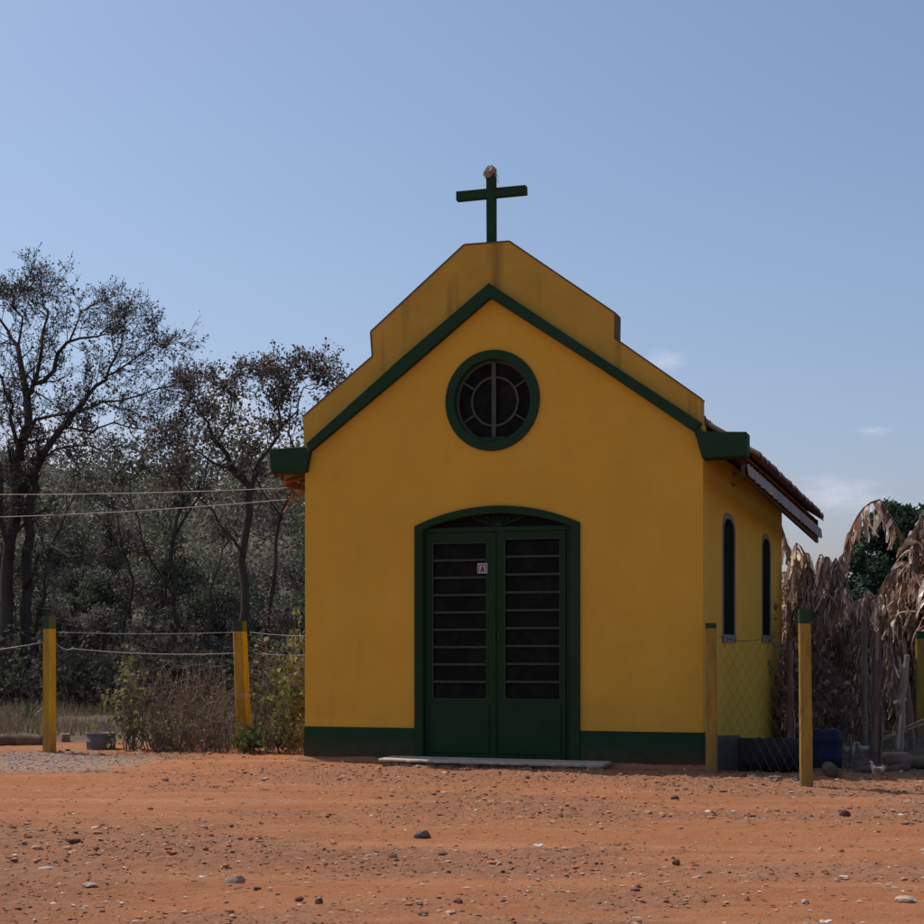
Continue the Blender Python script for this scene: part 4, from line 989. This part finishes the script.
for (x, y, row) in spots:
    k = rt.choice([0, 0, 1, 2, 2, 3]); o = protos[k] if not used[k] else copy_tree(protos[k]); used[k] = True
    o.location = (x, y, ghs(x, y)); o.rotation_euler = (0, 0, rt.uniform(0, 6.28)); s = rt.uniform(.75, 1.1) * (.74, .8, .9, 1.1)[row]; o.scale = (s, s, s * rt.uniform(.85, 1.1))
    tag(o, kinds[k] + ' in the ' + rowname[row], 'tree', kinds[k] + 's, ' + rowname[row])
# the far wood on the hill, one mass
V_, Fc_, Cc_ = [], [], []
rs = np.random.RandomState(9)
clumps = []
for i in range(520):
    y = rs.uniform(58, 112); x = rs.uniform(-46, 52) * (y / 90); z = float(gh(np.array([x]), np.array([y]))[0]); s = rs.uniform(1.6, 3.0) * (1 if x < -2 else .7); clumps.append((x, y, z + s * .8, s, rs.randint(6)))
cv = []; cc = []
for (x, y, z, s, k) in clumps:
    n = 600
    for sub in range(5):
        dxy = rs.randn(3) * s * .45; cs = s * rs.uniform(.35, .6); m_ = n // 5
        d = rs.randn(m_, 3); d /= np.linalg.norm(d, axis=1)[:, None]; c_ = np.array([x, y, z]) + dxy + d * cs * (rs.rand(m_, 1) ** .4)
        a_ = rs.randn(m_, 3); a_ /= np.linalg.norm(a_, axis=1)[:, None]; b_ = np.cross(a_, rs.randn(m_, 3)); b_ /= np.linalg.norm(b_, axis=1)[:, None]
        l_ = rs.uniform(.12, .30, (m_, 1)); q = np.stack([c_ - a_ * l_ * .5, c_ + b_ * l_ * .3, c_ + a_ * l_ * .5, c_ - b_ * l_ * .3], 1); cv.append(q.reshape(-1, 3))
        col = np.array(WOODC[k]) * rs.uniform(.7, 1.5, (m_, 1)) * np.array([1.12, 1.12, 1.08]); cc.append(np.repeat(col, 4, axis=0))
def fast_quads(name, V, Ccol, mat):
    me = bpy.data.meshes.new(name); V = V.astype(np.float32); nq = len(V) // 4
    me.vertices.add(len(V)); me.vertices.foreach_set('co', V.ravel()); me.loops.add(len(V)); me.loops.foreach_set('vertex_index', np.arange(len(V), dtype=np.int32))
    me.polygons.add(nq); me.polygons.foreach_set('loop_start', np.arange(0, len(V), 4, dtype=np.int32)); me.polygons.foreach_set('loop_total', np.full(nq, 4, dtype=np.int32)); me.update(calc_edges=True)
    ca = me.color_attributes.new('Col', 'FLOAT_COLOR', 'CORNER'); a = np.ones((len(V), 4), dtype=np.float32); a[:, :3] = Ccol; ca.data.foreach_set('color', a.ravel())
    me.materials.append(mat); o = bpy.data.objects.new(name, me); C.objects.link(o); return o
tag(fast_quads('far_wood', np.concatenate(cv), np.concatenate(cc), M_LEAFD), 'far wood covering the hill behind the chapel', 'wood', kind='stuff')
# green broad tree at the right beyond the banana plants
r_ = random.Random(5); wood, lf = MB(), MB()
wood.tube([(0, 0, -.2), (.1, 0, 3), (0, .1, 6.2)], [.28, .2, .06], 8)
for k in range(90):
    z_ = r_.uniform(1.2, 7.4); rr2 = 3.6 * (1 - (z_ / 7.9) ** 1.7) ** .6 * r_.uniform(.45, 1.0); a_ = r_.uniform(0, 6.28); c_ = Vector((rr2 * math.cos(a_), rr2 * math.sin(a_), z_))
    wood.tube([(0, 0, z_ * .75), c_], [.05, .015], 4, cap=False); g_ = r_.uniform(.7, 1.3); s_ = r_.uniform(.35, .75)
    for i in range(330):
        d = Vector((r_.gauss(0, 1), r_.gauss(0, 1), r_.gauss(0, .8))).normalized() * s_ * r_.random() ** .5; leaf_quad(lf, c_ + d, r_.uniform(.12, .26), r_, (.042 * g_, .075 * g_, .045 * g_), 0)
gt = empty('evergreen_tree', (at(905, Y=62).x, 62, ghs(17, 62) - .4)); wood.build('trunk', M_BARK, gt); lf.build('crown', M_LEAFD, gt); tag(gt, 'dark green leafy tree beyond the dead banana plants at the right edge', 'tree')
gt.scale = (.9, .9, .92)

# ------------------------------------------------------------------ shrubs and weeds left of the chapel
def shrub(name, x, y, h, wd, nst, nleaf, ls, cols, tcol, label, seed, tw=5, droop=.8, cat='shrub', group=None):
    r = random.Random(seed); root = empty(name, (x, y, ghs(x, y))); tag(root, label, cat, group); st_ = MB(); lf = MB(); tips = []
    for i in range(max(6, int(nst * .62))):
        a_ = r.uniform(0, 6.28); lean = r.uniform(0, 1) * wd * .5; hh = h * r.uniform(.5, 1.0); b0 = Vector((r.uniform(-.25, .25) * wd, r.uniform(-.2, .2) * wd, -.02))
        e_ = b0 + Vector((math.cos(a_) * lean, math.sin(a_) * lean, hh)); P = [b0]; n = 6
        for k in range(1, n + 1): P.append(wig(b0.lerp(e_, k / n), r, .012 + .02 * k / n * h))
        f = r.uniform(.7, 1.3); c_ = (tcol[0] * f, tcol[1] * f, tcol[2] * f)
        st_.tube(P, [.006 * (1 - .7 * k / n) * (1 + h * .3) for k in range(n + 1)], 4, c_, cap=False)
        for q in range(tw):
            k = r.randint(1, n - 1); d = Vector((r.gauss(0, 1), r.gauss(0, 1), abs(r.gauss(.5, .6)))).normalized() * h * r.uniform(.10, .30); p0 = P[k].lerp(P[k + 1], r.random())
            p1 = wig(p0 + d * .5, r, .01); p2 = wig(p0 + d, r, .02); st_.tube([p0, p1, p2], [.0028, .002, .0012], 3, c_, cap=False); tips += [p1, p2]
            for s2 in range(2):
                d2 = Vector((r.gauss(0, 1), r.gauss(0, 1), r.gauss(.4, .8))).normalized() * h * r.uniform(.05, .14); q0 = p0.lerp(p2, r.random()); st_.tube([q0, q0 + d2], [.0018, .001], 3, c_, cap=False); tips.append(q0 + d2)
    for i in range(int(nleaf * 1.15)):
        p = wig(r.choice(tips), r, .018); f = r.uniform(.7, 1.3); c_ = r.choice(cols); leaf_quad(lf, p, ls * r.uniform(.6, 1.4), r, (c_[0] * f, c_[1] * f, c_[2] * f), droop)
    st_.build('stems', M_TWIG, root); 
    if nleaf: lf.build('leaves', M_LEAFG, root)
    return root
TW = (.20, .145, .115); OL = [(.20, .19, .08), (.26, .24, .12), (.13, .14, .05)]; GR = [(.06, .10, .03), (.09, .14, .04), (.045, .075, .02)]
k = 0
for (u, Y, h, wd, nst, nl, ls, cols, lb) in [
    (126, 17.7, 1.05, .42, 16, 420, .055, OL, 'tall olive-leaved shrub right behind the cut drum'),
    (150, 17.9, 1.0, .9, 60, 150, .03, OL, 'dense dry brown bush between the olive shrub and the wire'),
    (178, 17.6, .62, .75, 46, 160, .035, OL, 'low twiggy bush with few leaves at the edge of the road'),
    (192, 18.2, 1.15, 1.1, 70, 90, .03, OL, 'tall dry brown bush filling the gap between the two posts'),
    (213, 17.5, .8, .7, 44, 120, .03, OL, 'dry twiggy bush just left of the leaning post'),
    (250, 17.15, .36, .34, 20, 230, .05, GR, 'small green leafy weed at the foot of the leaning post'),
    (228, 18.3, 1.0, .9, 50, 60, .03, OL, 'dry brown bush behind the leaning post'),
    (274, 17.2, .5, .40, 22, 160, .045, OL + GR, 'low olive weed midway between the leaning post and the chapel'),
    (296, 17.2, .42, .34, 20, 160, .04, OL, 'low pale weed touching the foot of the chapel wall'),
    (164, 17.4, .45, .5, 30, 170, .035, OL, 'low olive-leaved weed at the road edge below the dry bushes'),
    (272, 18.6, 1.05, .9, 46, 150, .05, GR + OL, 'grey-green bush behind the weeds beside the chapel')]:
    k += 1; shrub('shrub', (u - CX) / FPX * Y, Y, h, wd, nst, nl, ls, cols, TW, lb, 100 + k)
# drooping green shrub by the left wall
shrub('leafy_shrub', (297 - CX) / FPX * 17.6, 17.6, 1.55, .42, 22, 620, .062, [(.13, .17, .035), (.20, .24, .06), (.08, .11, .03), (.24, .24, .09), (.22, .19, .12)], (.26, .20, .14), 'tall yellow-green drooping shrub against the left side of the chapel', 131, 7, 2.2)
shrub('leafy_shrub', (274 - CX) / FPX * 18.4, 18.4, 1.25, .8, 34, 300, .05, [(.12, .13, .06), (.18, .17, .10), (.09, .12, .035)], (.24, .19, .15), 'dry grey-green shrub behind the leaning post beside the tall yellow-green one', 132, 8, 1.6)
# low agave-like rosette far left
r = random.Random(4); m = MB(); x, y = (28 - CX) / FPX * 24, 24
for i in range(46):
    a_ = r.uniform(0, 6.28); e_ = r.uniform(.2, 1.3); l_ = r.uniform(.25, .5); d = Vector((math.cos(a_) * math.cos(e_), math.sin(a_) * math.cos(e_), math.sin(e_))); sd = Vector((-math.sin(a_), math.cos(a_), 0)) * .028
    b0 = d * .05; mid_ = d * l_ * .5; tip = d * l_ - Vector((0, 0, .05)); m.add([b0 - sd, b0 + sd, mid_ + sd, mid_ - sd, tip], [(0, 1, 2, 3), (3, 2, 4)], (.10, .13, .07))
ro = empty('rosette_plant', (x, y, ghs(x, y) + .02)); m.build('leaves', M_LEAFG, ro); tag(ro, 'spiky grey-green rosette plant left of the leftmost yellow post', 'plant')
# understorey at the foot of the wood
for i in range(16):
    u = -30 + i * 24 + R.uniform(-8, 8); Y = 27 + R.uniform(0, 6)
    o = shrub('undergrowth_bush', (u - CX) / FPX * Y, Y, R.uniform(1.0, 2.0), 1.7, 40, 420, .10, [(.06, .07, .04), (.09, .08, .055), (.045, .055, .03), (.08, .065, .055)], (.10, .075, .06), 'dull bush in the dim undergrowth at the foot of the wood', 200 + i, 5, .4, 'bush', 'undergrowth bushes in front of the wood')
# dry grass strip behind the road
V, Cc = [], []; rs = np.random.RandomState(3); n = 60000
gx_ = rs.uniform(-15, -0.8, n); gy_ = 18.6 + (rs.rand(n) ** 1.5) * 22
k_ = fbm(gx_ * .7, gy_ * .7, 3, 31) > -.06; gx_, gy_ = gx_[k_], gy_[k_]
gx2 = rs.uniform(4.2, 11, 9000); gy2 = rs.uniform(18, 34, 9000); gx_ = np.concatenate([gx_, gx2]); gy_ = np.concatenate([gy_, gy2]); n = len(gx_)
gz_ = gh(gx_, gy_); hgt = rs.uniform(.05, .20, n) * (.8 + .6 * (vnoise(gx_, gy_, 3))); a_ = rs.uniform(0, 6.28, n); wd = rs.uniform(.003, .007, n) * (gy_ / 18); lean = rs.randn(n, 2) * .05
base = np.stack([gx_, gy_, gz_], 1); sx_ = np.stack([np.cos(a_) * wd, np.sin(a_) * wd, 0 * wd], 1); tp = base + np.stack([lean[:, 0], lean[:, 1], hgt], 1)
q = np.stack([base - sx_, base + sx_, tp + sx_ * .3, tp - sx_ * .3], 1).reshape(-1, 3)
tone = np.array([[.24, .16, .105], [.30, .21, .14], [.17, .115, .08], [.14, .14, .07]])[rs.randint(0, 4, n)] * rs.uniform(.75, 1.2, (n, 1))
tag(fast_quads('dry_grass', q, np.repeat(tone, 4, axis=0), M_GRASS), 'short dry brown grass beyond the road', 'grass', kind='stuff')

# ------------------------------------------------------------------ dead banana plants
BT = [(.27, .185, .145), (.17, .11, .088), (.33, .245, .20), (.50, .42, .36), (.28, .19, .145), (.80, .75, .68)]  # last, near-white tone paints sunlit highlights onto some strips
def ban_leaf(mb, ribs, base, az_, L_, rise, r, dense=1.0):
    """dead leaf: midrib climbs, snaps over and hangs; torn blade strips hang from both sides"""
    n = 22; pts = []; d = Vector((math.cos(az_), math.sin(az_), 0)); p = base.copy(); ang = rise; fold = r.uniform(.16, .46); hang = -r.uniform(1.25, 1.54)
    for i in range(n + 1):
        pts.append(p.copy()); s = i / n
        if s < fold: ang -= .025
        else: ang += (hang - ang) * r.uniform(.35, .6)
        p = p + (d * math.cos(ang) + Vector((0, 0, 1)) * math.sin(ang)) * (L_ / n) + Vector((r.gauss(0, .006), r.gauss(0, .006), 0))
    ribs.tube(pts, [.013 * (1 - .75 * i / n) + .002 for i in range(n + 1)], 5, (.45, .39, .33) if r.random() < .35 else (.20, .15, .12), cap=False)
    side = Vector((-d.y, d.x, 0)); m_ = int(66 * dense); tone = r.uniform(.65, 1.25)
    for k in range(m_):
        s = r.uniform(.10, 1.0); i = min(int(s * n), n - 1); q = pts[i].lerp(pts[i + 1], s * n - i); sg = r.choice((-1, 1)); tl = (pts[min(i + 1, n)] - pts[i]).normalized()
        ln = r.uniform(.14, .42) * (1.1 - .6 * abs(s - .5) * 2); wd = .010 + .045 * r.random() ** 1.8; c_ = r.choice(BT); f = r.uniform(.7, 1.25) * tone; c_ = (c_[0] * f, c_[1] * f, c_[2] * f)
        out = side * sg * r.uniform(.1, .75) + d * r.uniform(-.25, .3) + Vector((0, 0, r.uniform(-.8, -.1))); tw = r.uniform(-1, 1); vs = []
        pp = q.copy(); dd = out.normalized(); wv = tl * wd
        for j in range(6):
            vs += [pp - wv * (1 - .10 * j), pp + wv * (1 - .13 * j)]
            dd = (dd + Vector((r.gauss(0, .30), r.gauss(0, .30), -.60 + r.gauss(0, .15)))).normalized(); pp = pp + dd * ln / 5
            wv = (wv + side * tw * wd * .5 + Vector((r.gauss(0, .35), r.gauss(0, .35), r.gauss(0, .15))) * wd); wv = (wv - dd * wv.dot(dd) * .7); wv = wv.normalized() * wd
        mb.add(vs, [(2 * j, 2 * j + 1, 2 * j + 3, 2 * j + 2) for j in range(5)], c_)
def banana(seed, h, nl, dense=1.0, thick=.075, spread=1.0):
    r = random.Random(seed); st_ = MB(); lf = MB(); ribs = MB(); P = []; n = 12; lx_, ly_ = r.uniform(-.12, .12), r.uniform(-.1, .1)
    for i in range(n + 1): s = i / n; P.append(Vector((lx_ * s * s + r.gauss(0, .006), ly_ * s * s, -.05 + (h * .70) * s)))
    st_.tube(P, [thick * (1.15 - .45 * i / n) * r.uniform(.93, 1.07) for i in range(n + 1)], 10, (.15, .11, .085))
    for k in range(16):                                       # fibrous sheaths clinging to the stem
        a_ = r.uniform(0, 6.28); z0 = r.uniform(0, h * .5); l_ = r.uniform(.25, .8); rr2 = thick * 1.12; wd = r.uniform(.01, .03); c_ = r.choice(BT[:4]); c0 = Vector((math.cos(a_), math.sin(a_), 0)); sd = Vector((-math.sin(a_), math.cos(a_), 0)) * wd
        vs = []
        for j in range(5): q = c0 * (rr2 + r.uniform(0, .02)) + Vector((lx_ * (z0 / h) ** 2, 0, z0 + l_ * j / 4)); vs += [q - sd, q + sd]
        st_.add(vs, [(2 * j, 2 * j + 1, 2 * j + 3, 2 * j + 2) for j in range(4)], c_)
    top = P[-1]
    for k in range(nl):
        a_ = 2 * math.pi * k / nl * 2.4 + r.uniform(-.4, .4); f = r.random(); b0 = top - Vector((0, 0, f * h * .38)); ban_leaf(lf, ribs, b0, a_, h * r.uniform(.42, .86) * spread, r.uniform(1.1, 1.55), r, dense)
    for k in range(nl // 2):                                  # older leaves hanging flat against the stem
        a_ = r.uniform(0, 6.28); b0 = top - Vector((0, 0, r.uniform(.2, .5) * h)); ban_leaf(lf, ribs, b0, a_, h * r.uniform(.28, .4), r.uniform(-.6, .3), r, dense)
    for k in range(150):
        a_ = r.uniform(0, 6.28); z0 = h * r.uniform(.12, .72); c0 = Vector((math.cos(a_), math.sin(a_), 0)); pp = c0 * thick * r.uniform(.9, 2.6) + Vector((0, 0, z0)); ln = r.uniform(.15, .5); wd = .006 + .03 * r.random() ** 2; c_ = r.choice(BT); f = r.uniform(.7, 1.4); c_ = (min(c_[0] * f, .85), min(c_[1] * f, .8), min(c_[2] * f, .75))
        dd = (c0 * r.uniform(.2, 1.3) + Vector((0, 0, r.uniform(-.8, .7)))).normalized(); wv = Vector((r.gauss(0, 1), r.gauss(0, 1), r.gauss(0, .4))).normalized() * wd; vs = []
        for j in range(6):
            vs += [pp - wv, pp + wv]; dd = (dd + Vector((r.gauss(0, .3), r.gauss(0, .3), -.55))).normalized(); pp = pp + dd * ln / 5; wv = (wv + Vector((r.gauss(0, .4), r.gauss(0, .4), r.gauss(0, .2))) * wd); wv = (wv - dd * wv.dot(dd)).normalized() * wd * (1 - .12 * j)
        lf.add(vs, [(2 * j, 2 * j + 1, 2 * j + 3, 2 * j + 2) for j in range(5)], c_)
    return st_, lf, ribs
bp = []
for i in range(5):
    a_, b_, c_ = banana(300 + i, 2.5, 7 + i % 3, 1.2, .07 + .01 * (i % 2), 1.0)
    root = empty('banana_plant', (0, 0, -500)); a_.build('stem', M_BSTEM, root); b_.build('hanging_leaves', M_BAN, root); c_.build('leaf_midribs', M_BSTEM, root); bp.append([root, False])
rb = random.Random(31)
near = [ # u, Y, top row, variant, label
 (795, 23.4, 545, 0, 'dead banana plant nearest the chapel wall, with a tall pointed crown of brown leaves'),
 (811, 21.6, 568, 1, 'dead banana plant rising behind the tall yellow post'),
 (839, 21.5, 560, 2, 'dead banana plant with narrow pointed top, second to the right of the tall post'),
 (858, 22.5, 590, 3, 'lower dead banana plant in front of the green tree'),
 (826, 24.0, 580, 4, 'dead banana plant deep in the clump behind the blue drum'),
 (914, 22.2, 528, 0, 'big dead banana plant at the right with arching pale midribs'),
 (937, 21.8, 512, 2, 'big dead banana plant cut by the right edge'),
 (886, 22.2, 596, 1, 'short dead banana plant left of the big arching one'),
 (806, 26, 575, 3, 'dead banana plant in the gap just right of the chapel rear corner'),
 (872, 24.0, 600, 0, 'dead banana plant far back below the green tree'),
 (900, 25.0, 585, 4, 'dead banana plant behind the big arching one'),
 (848, 25.0, 600, 1, 'dead banana plant far back in the middle of the clump'),
 (922, 25.0, 560, 3, 'dead banana plant behind the yellow post at the right edge'),
 (822, 23.0, 556, 2, 'tall thin dead banana plant between the chapel wall and the blue drum'), (849, 20.6, 592, 4, 'dead banana plant directly above the blue drum on its right'), (866, 20.0, 606, 2, 'low dead banana plant in the dip of the clump'),
 (770, 25.0, 575, 2, 'dead banana plant mostly hidden behind the chapel'),
 (960, 19.0, 520, 4, 'dead banana plant just outside the right edge'),
 (835, 28.0, 606, 0, 'hindmost dead banana plant left of the gap'), (890, 29.0, 606, 1, 'hindmost dead banana plant right of the gap')]
for (u, Y, vt, v_, lb) in near:
    if u > 950: continue
    src = bp[v_]; o = src[0] if not src[1] else copy_tree(src[0]); src[1] = True
    x = (u - CX) / FPX * Y; z = ghs(x, Y); hh = CAMH + (HY - vt) / FPX * Y - z; s = hh / 2.12
    o.location = (x, Y, z); o.rotation_euler = (0, 0, rb.uniform(0, 6.28)); o.scale = (s * (.74 if u < 880 else .95), s * (.74 if u < 880 else .95), s); tag(o, lb, 'banana plant', 'dead banana plants right of the chapel')
# the dark thick stem nearest the road, and bare stems
def stem(u, vt, vb, wpx, col, label, seed, Y=None, lean=0, cat='stem', group='bare stems among the banana plants'):
    p = at(u, vb, z=0.0) if Y is None else at(u, Y=Y); z = ghs(p.x, p.y); h = CAMH + (HY - vt) / FPX * p.y - z; rd = wpx / 2 / FPX * p.y; r = random.Random(seed); m = MB(); n = 14
    P = [Vector((lean * (i / n) ** 1.3 + r.gauss(0, rd * .12), r.gauss(0, rd * .12), -.05 + (h + .05) * i / n)) for i in range(n + 1)]
    m.tube(P, [rd * (1.18 - .4 * i / n) * r.uniform(.9, 1.1) for i in range(n + 1)], 9, col)
    for k in range(int(16)):
        a_ = r.uniform(0, 6.28); z0 = r.uniform(0, h * .85); l_ = r.uniform(.1, .35) * h; c0 = Vector((math.cos(a_), math.sin(a_), 0)); sd = Vector((-math.sin(a_), math.cos(a_), 0)) * rd * r.uniform(.15, .4); vs = []
        for j in range(4): f = min((z0 + l_ * j / 3) / h, 1); q = c0 * rd * (1.22 - .35 * f) + Vector((lean * f ** 1.3, 0, h * f)) + c0 * (r.uniform(0, .02)); vs += [q - sd, q + sd]
        g = r.uniform(.7, 1.9); m.add(vs, [(2 * j, 2 * j + 1, 2 * j + 3, 2 * j + 2) for j in range(3)], (col[0] * g, col[1] * g, col[2] * g))
    o = m.build('bare_banana_plant' if cat == 'stem' else 'stake', M_BSTEM); o.location = (p.x, p.y, z); tag(o, label, cat, group); return o
stem(875.5, 632, 768, 10, (.11, .08, .065), 'thick dark banana stem standing right behind the nearest hen', 1, lean=.02)
stem(899, 655, 762, 7, (.26, .21, .17), 'slim brown stem right of the thick dark one', 3, lean=.08)
stem(790, 640, 757, 7, (.17, .11, .08), 'reddish brown stem just right of the chapel side wall', 4)
stem(865, 620, 745, 5, (.22, .18, .15), 'thin stem close behind the thick dark one on its left', 7)
stem(912, 640, 750, 6, (.18, .14, .11), 'brown stem near the yellow post at the right edge', 9, lean=-.1)
stem(851, 735, 766, 3.5, (.20, .16, .12), 'short stake in the ground left of the hens', 11, cat='stake', group='stakes')
# dry tangle at the foot of the plants
for i in range(18):
    u = 792 + i * 8 + R.uniform(-4, 4); Y = R.uniform(19.5, 27)
    shrub('dry_bush', (u - CX) / FPX * Y, Y, R.uniform(.9, 1.7), 1.1, 34, 170, .085, [(.30, .22, .18), (.18, .13, .10), (.48, .42, .36), (.24, .17, .13)], (.17, .13, .11), 'dry twiggy undergrowth among the dead banana plants', 400 + i, 6, 1.3, 'bush', 'dry undergrowth among the banana plants')
# bleached poles, plank frame
log(at(884, 738, Y=17.6), at(935, 714, Y=16.6), .012, 'pole', 'upper bleached pole leaning up towards the right edge', 'pole', M_POLE, wob=.006, sides=6)
log(at(882, 740.5, Y=17.5), at(935, 719, Y=16.5), .010, 'pole', 'lower bleached pole leaning up towards the right edge', 'pole', M_POLE, wob=.006, sides=6)
log(at(893, 703, Y=17.8), at(906, 699, Y=17.8), .02, 'broken_stick', 'short bleached stick end above the leaning poles', 'stick', M_POLE, wob=.004, sides=6)
x, y, z = gxy(893, 764); fr = empty('wooden_rack', (x, y, z)); tag(fr, 'low rough wooden rack standing right of the thick dark stem', 'rack')
M_WD = simple('rough_plank', L(.26, .17, .11), L(.38, .27, .19), 8, .9, .1, .4)
m = MB(); m.box((-.14, -.1, .105), (.14, .1, .13)); m.build('top', M_WD, fr)
for (sx_, sy_) in ((-.12, -.08), (.12, -.08), (-.12, .08), (.12, .08)): m = MB(); m.box((sx_ - .014, sy_ - .014, 0), (sx_ + .014, sy_ + .014, .104)); m.build('leg', M_WD, fr)

# ------------------------------------------------------------------ hens
def hen(x, y, s, rz, cols, label):
    root = empty('hen', (x, y, ghs(x, y)), rz); root.scale = (s, s, s); tag(root, label, 'hen', 'hens scratching at the right')
    me_ = bpy.data.meshes.new('body'); V = [(0.10, 0, .52), (0, 0, .44), (-.14, 0, .42), (-.28, 0, .50), (-.40, 0, .66), (.17, 0, .66), (.19, 0, .80), (.27, 0, .82), (.335, 0, .80)]
    E = [(2, 1), (1, 0), (2, 3), (3, 4), (0, 5), (5, 6), (6, 7), (7, 8)]
    rad = [(.13, .15), (.17, .17), (.165, .15), (.10, .12), (.035, .09), (.075, .075), (.058, .06), (.035, .04), (.006, .008)]
    me_.from_pydata(V, E, []); o = bpy.data.objects.new('body', me_); C.objects.link(o); o.parent = root
    sk_ = o.modifiers.new('skin', 'SKIN'); 
    for i, rr2 in enumerate(rad): me_.skin_vertices[0].data[i].radius = rr2
    me_.skin_vertices[0].data[2].use_root = True
    sb = o.modifiers.new('sub', 'SUBSURF'); sb.levels = 2; sb.render_levels = 2
    me_.materials.append(simple('hen_feather', cols[0], cols[1], 7, .8, .2, .5, .01))
    for sy in (-1, 1):
        m = MB(); m.tube([(-.04, sy * .07, .34), (-.01, sy * .07, .18), (-.03, sy * .07, .02)], [.035, .014, .012], 6, (.45, .32, .12))
        for a_ in (-.5, 0, .5, 3.14): m.tube([(-.03, sy * .07, .015), (-.03 + .09 * math.cos(a_), sy * .07 + .09 * math.sin(a_), .006)], [.010, .005], 5, (.45, .32, .12))
        m.build('leg', M_STONE, root)
    m = MB(); m.add([(.20, -.004, .865), (.22, -.004, .925), (.245, -.004, .885), (.265, -.004, .93), (.285, -.004, .88), (.31, -.004, .90), (.31, -.004, .85)] + [(.20, .004, .865), (.22, .004, .925), (.245, .004, .885), (.265, .004, .93), (.285, .004, .88), (.31, .004, .90), (.31, .004, .85)], [(6, 5, 4, 3, 2, 1, 0), (7, 8, 9, 10, 11, 12, 13)] + [(i, (i + 1) % 7, (i + 1) % 7 + 7, i + 7) for i in range(7)], (.4, .03, .02)); m.build('comb', M_STONE, root)
    m = MB(); m.lathe([(.02, 0), (.012, .03), (0, .055)], 6, (.5, .35, .12), M=Matrix.Translation((.325, 0, .80)) @ Matrix.Rotation(math.radians(100), 4, 'Y')); m.build('beak', M_STONE, root)
    for sy in (-1, 1):
        m = MB(); P = ICO2_V * np.array([.19, .03, .105]) + np.array([-.10, sy * .155, .50]); m.add([tuple(p) for p in P], ICO2_F, cols[2]); m.build('wing', M_STONE, root, smooth=True)
    m = MB()
    for i in range(9):
        a_ = math.radians(20 + i * 9); yy = (i - 4) * .012; m.add([(-.33, yy - .012, .56), (-.33, yy + .012, .56), (-.33 - .24 * math.cos(a_), yy + .015, .56 + .26 * math.sin(a_)), (-.33 - .24 * math.cos(a_), yy - .015, .56 + .26 * math.sin(a_))], [(0, 1, 2, 3)], cols[2])
    m.build('tail', M_STONE, root)
x, y, z = gxy(876, 780); hen(x, y, .20, 2.5, (L(.30, .26, .21), L(.48, .43, .37), (.20, .15, .11)), 'white-breasted hen standing in front of the thick dark stem')
x, y, z = gxy(851, 759); hen(x, y, .22, .4, (L(.28, .26, .24), L(.45, .43, .41), (.45, .42, .40)), 'pale hen farther back, left of the slim stake')
x, y, z = gxy(862, 757); hen(x, y, .2, 2.9, (L(.36, .33, .3), L(.52, .5, .47), (.55, .52, .5)), 'pale hen farther back, close to the thick dark stem on its left')
print('objects', len(bpy.data.objects))
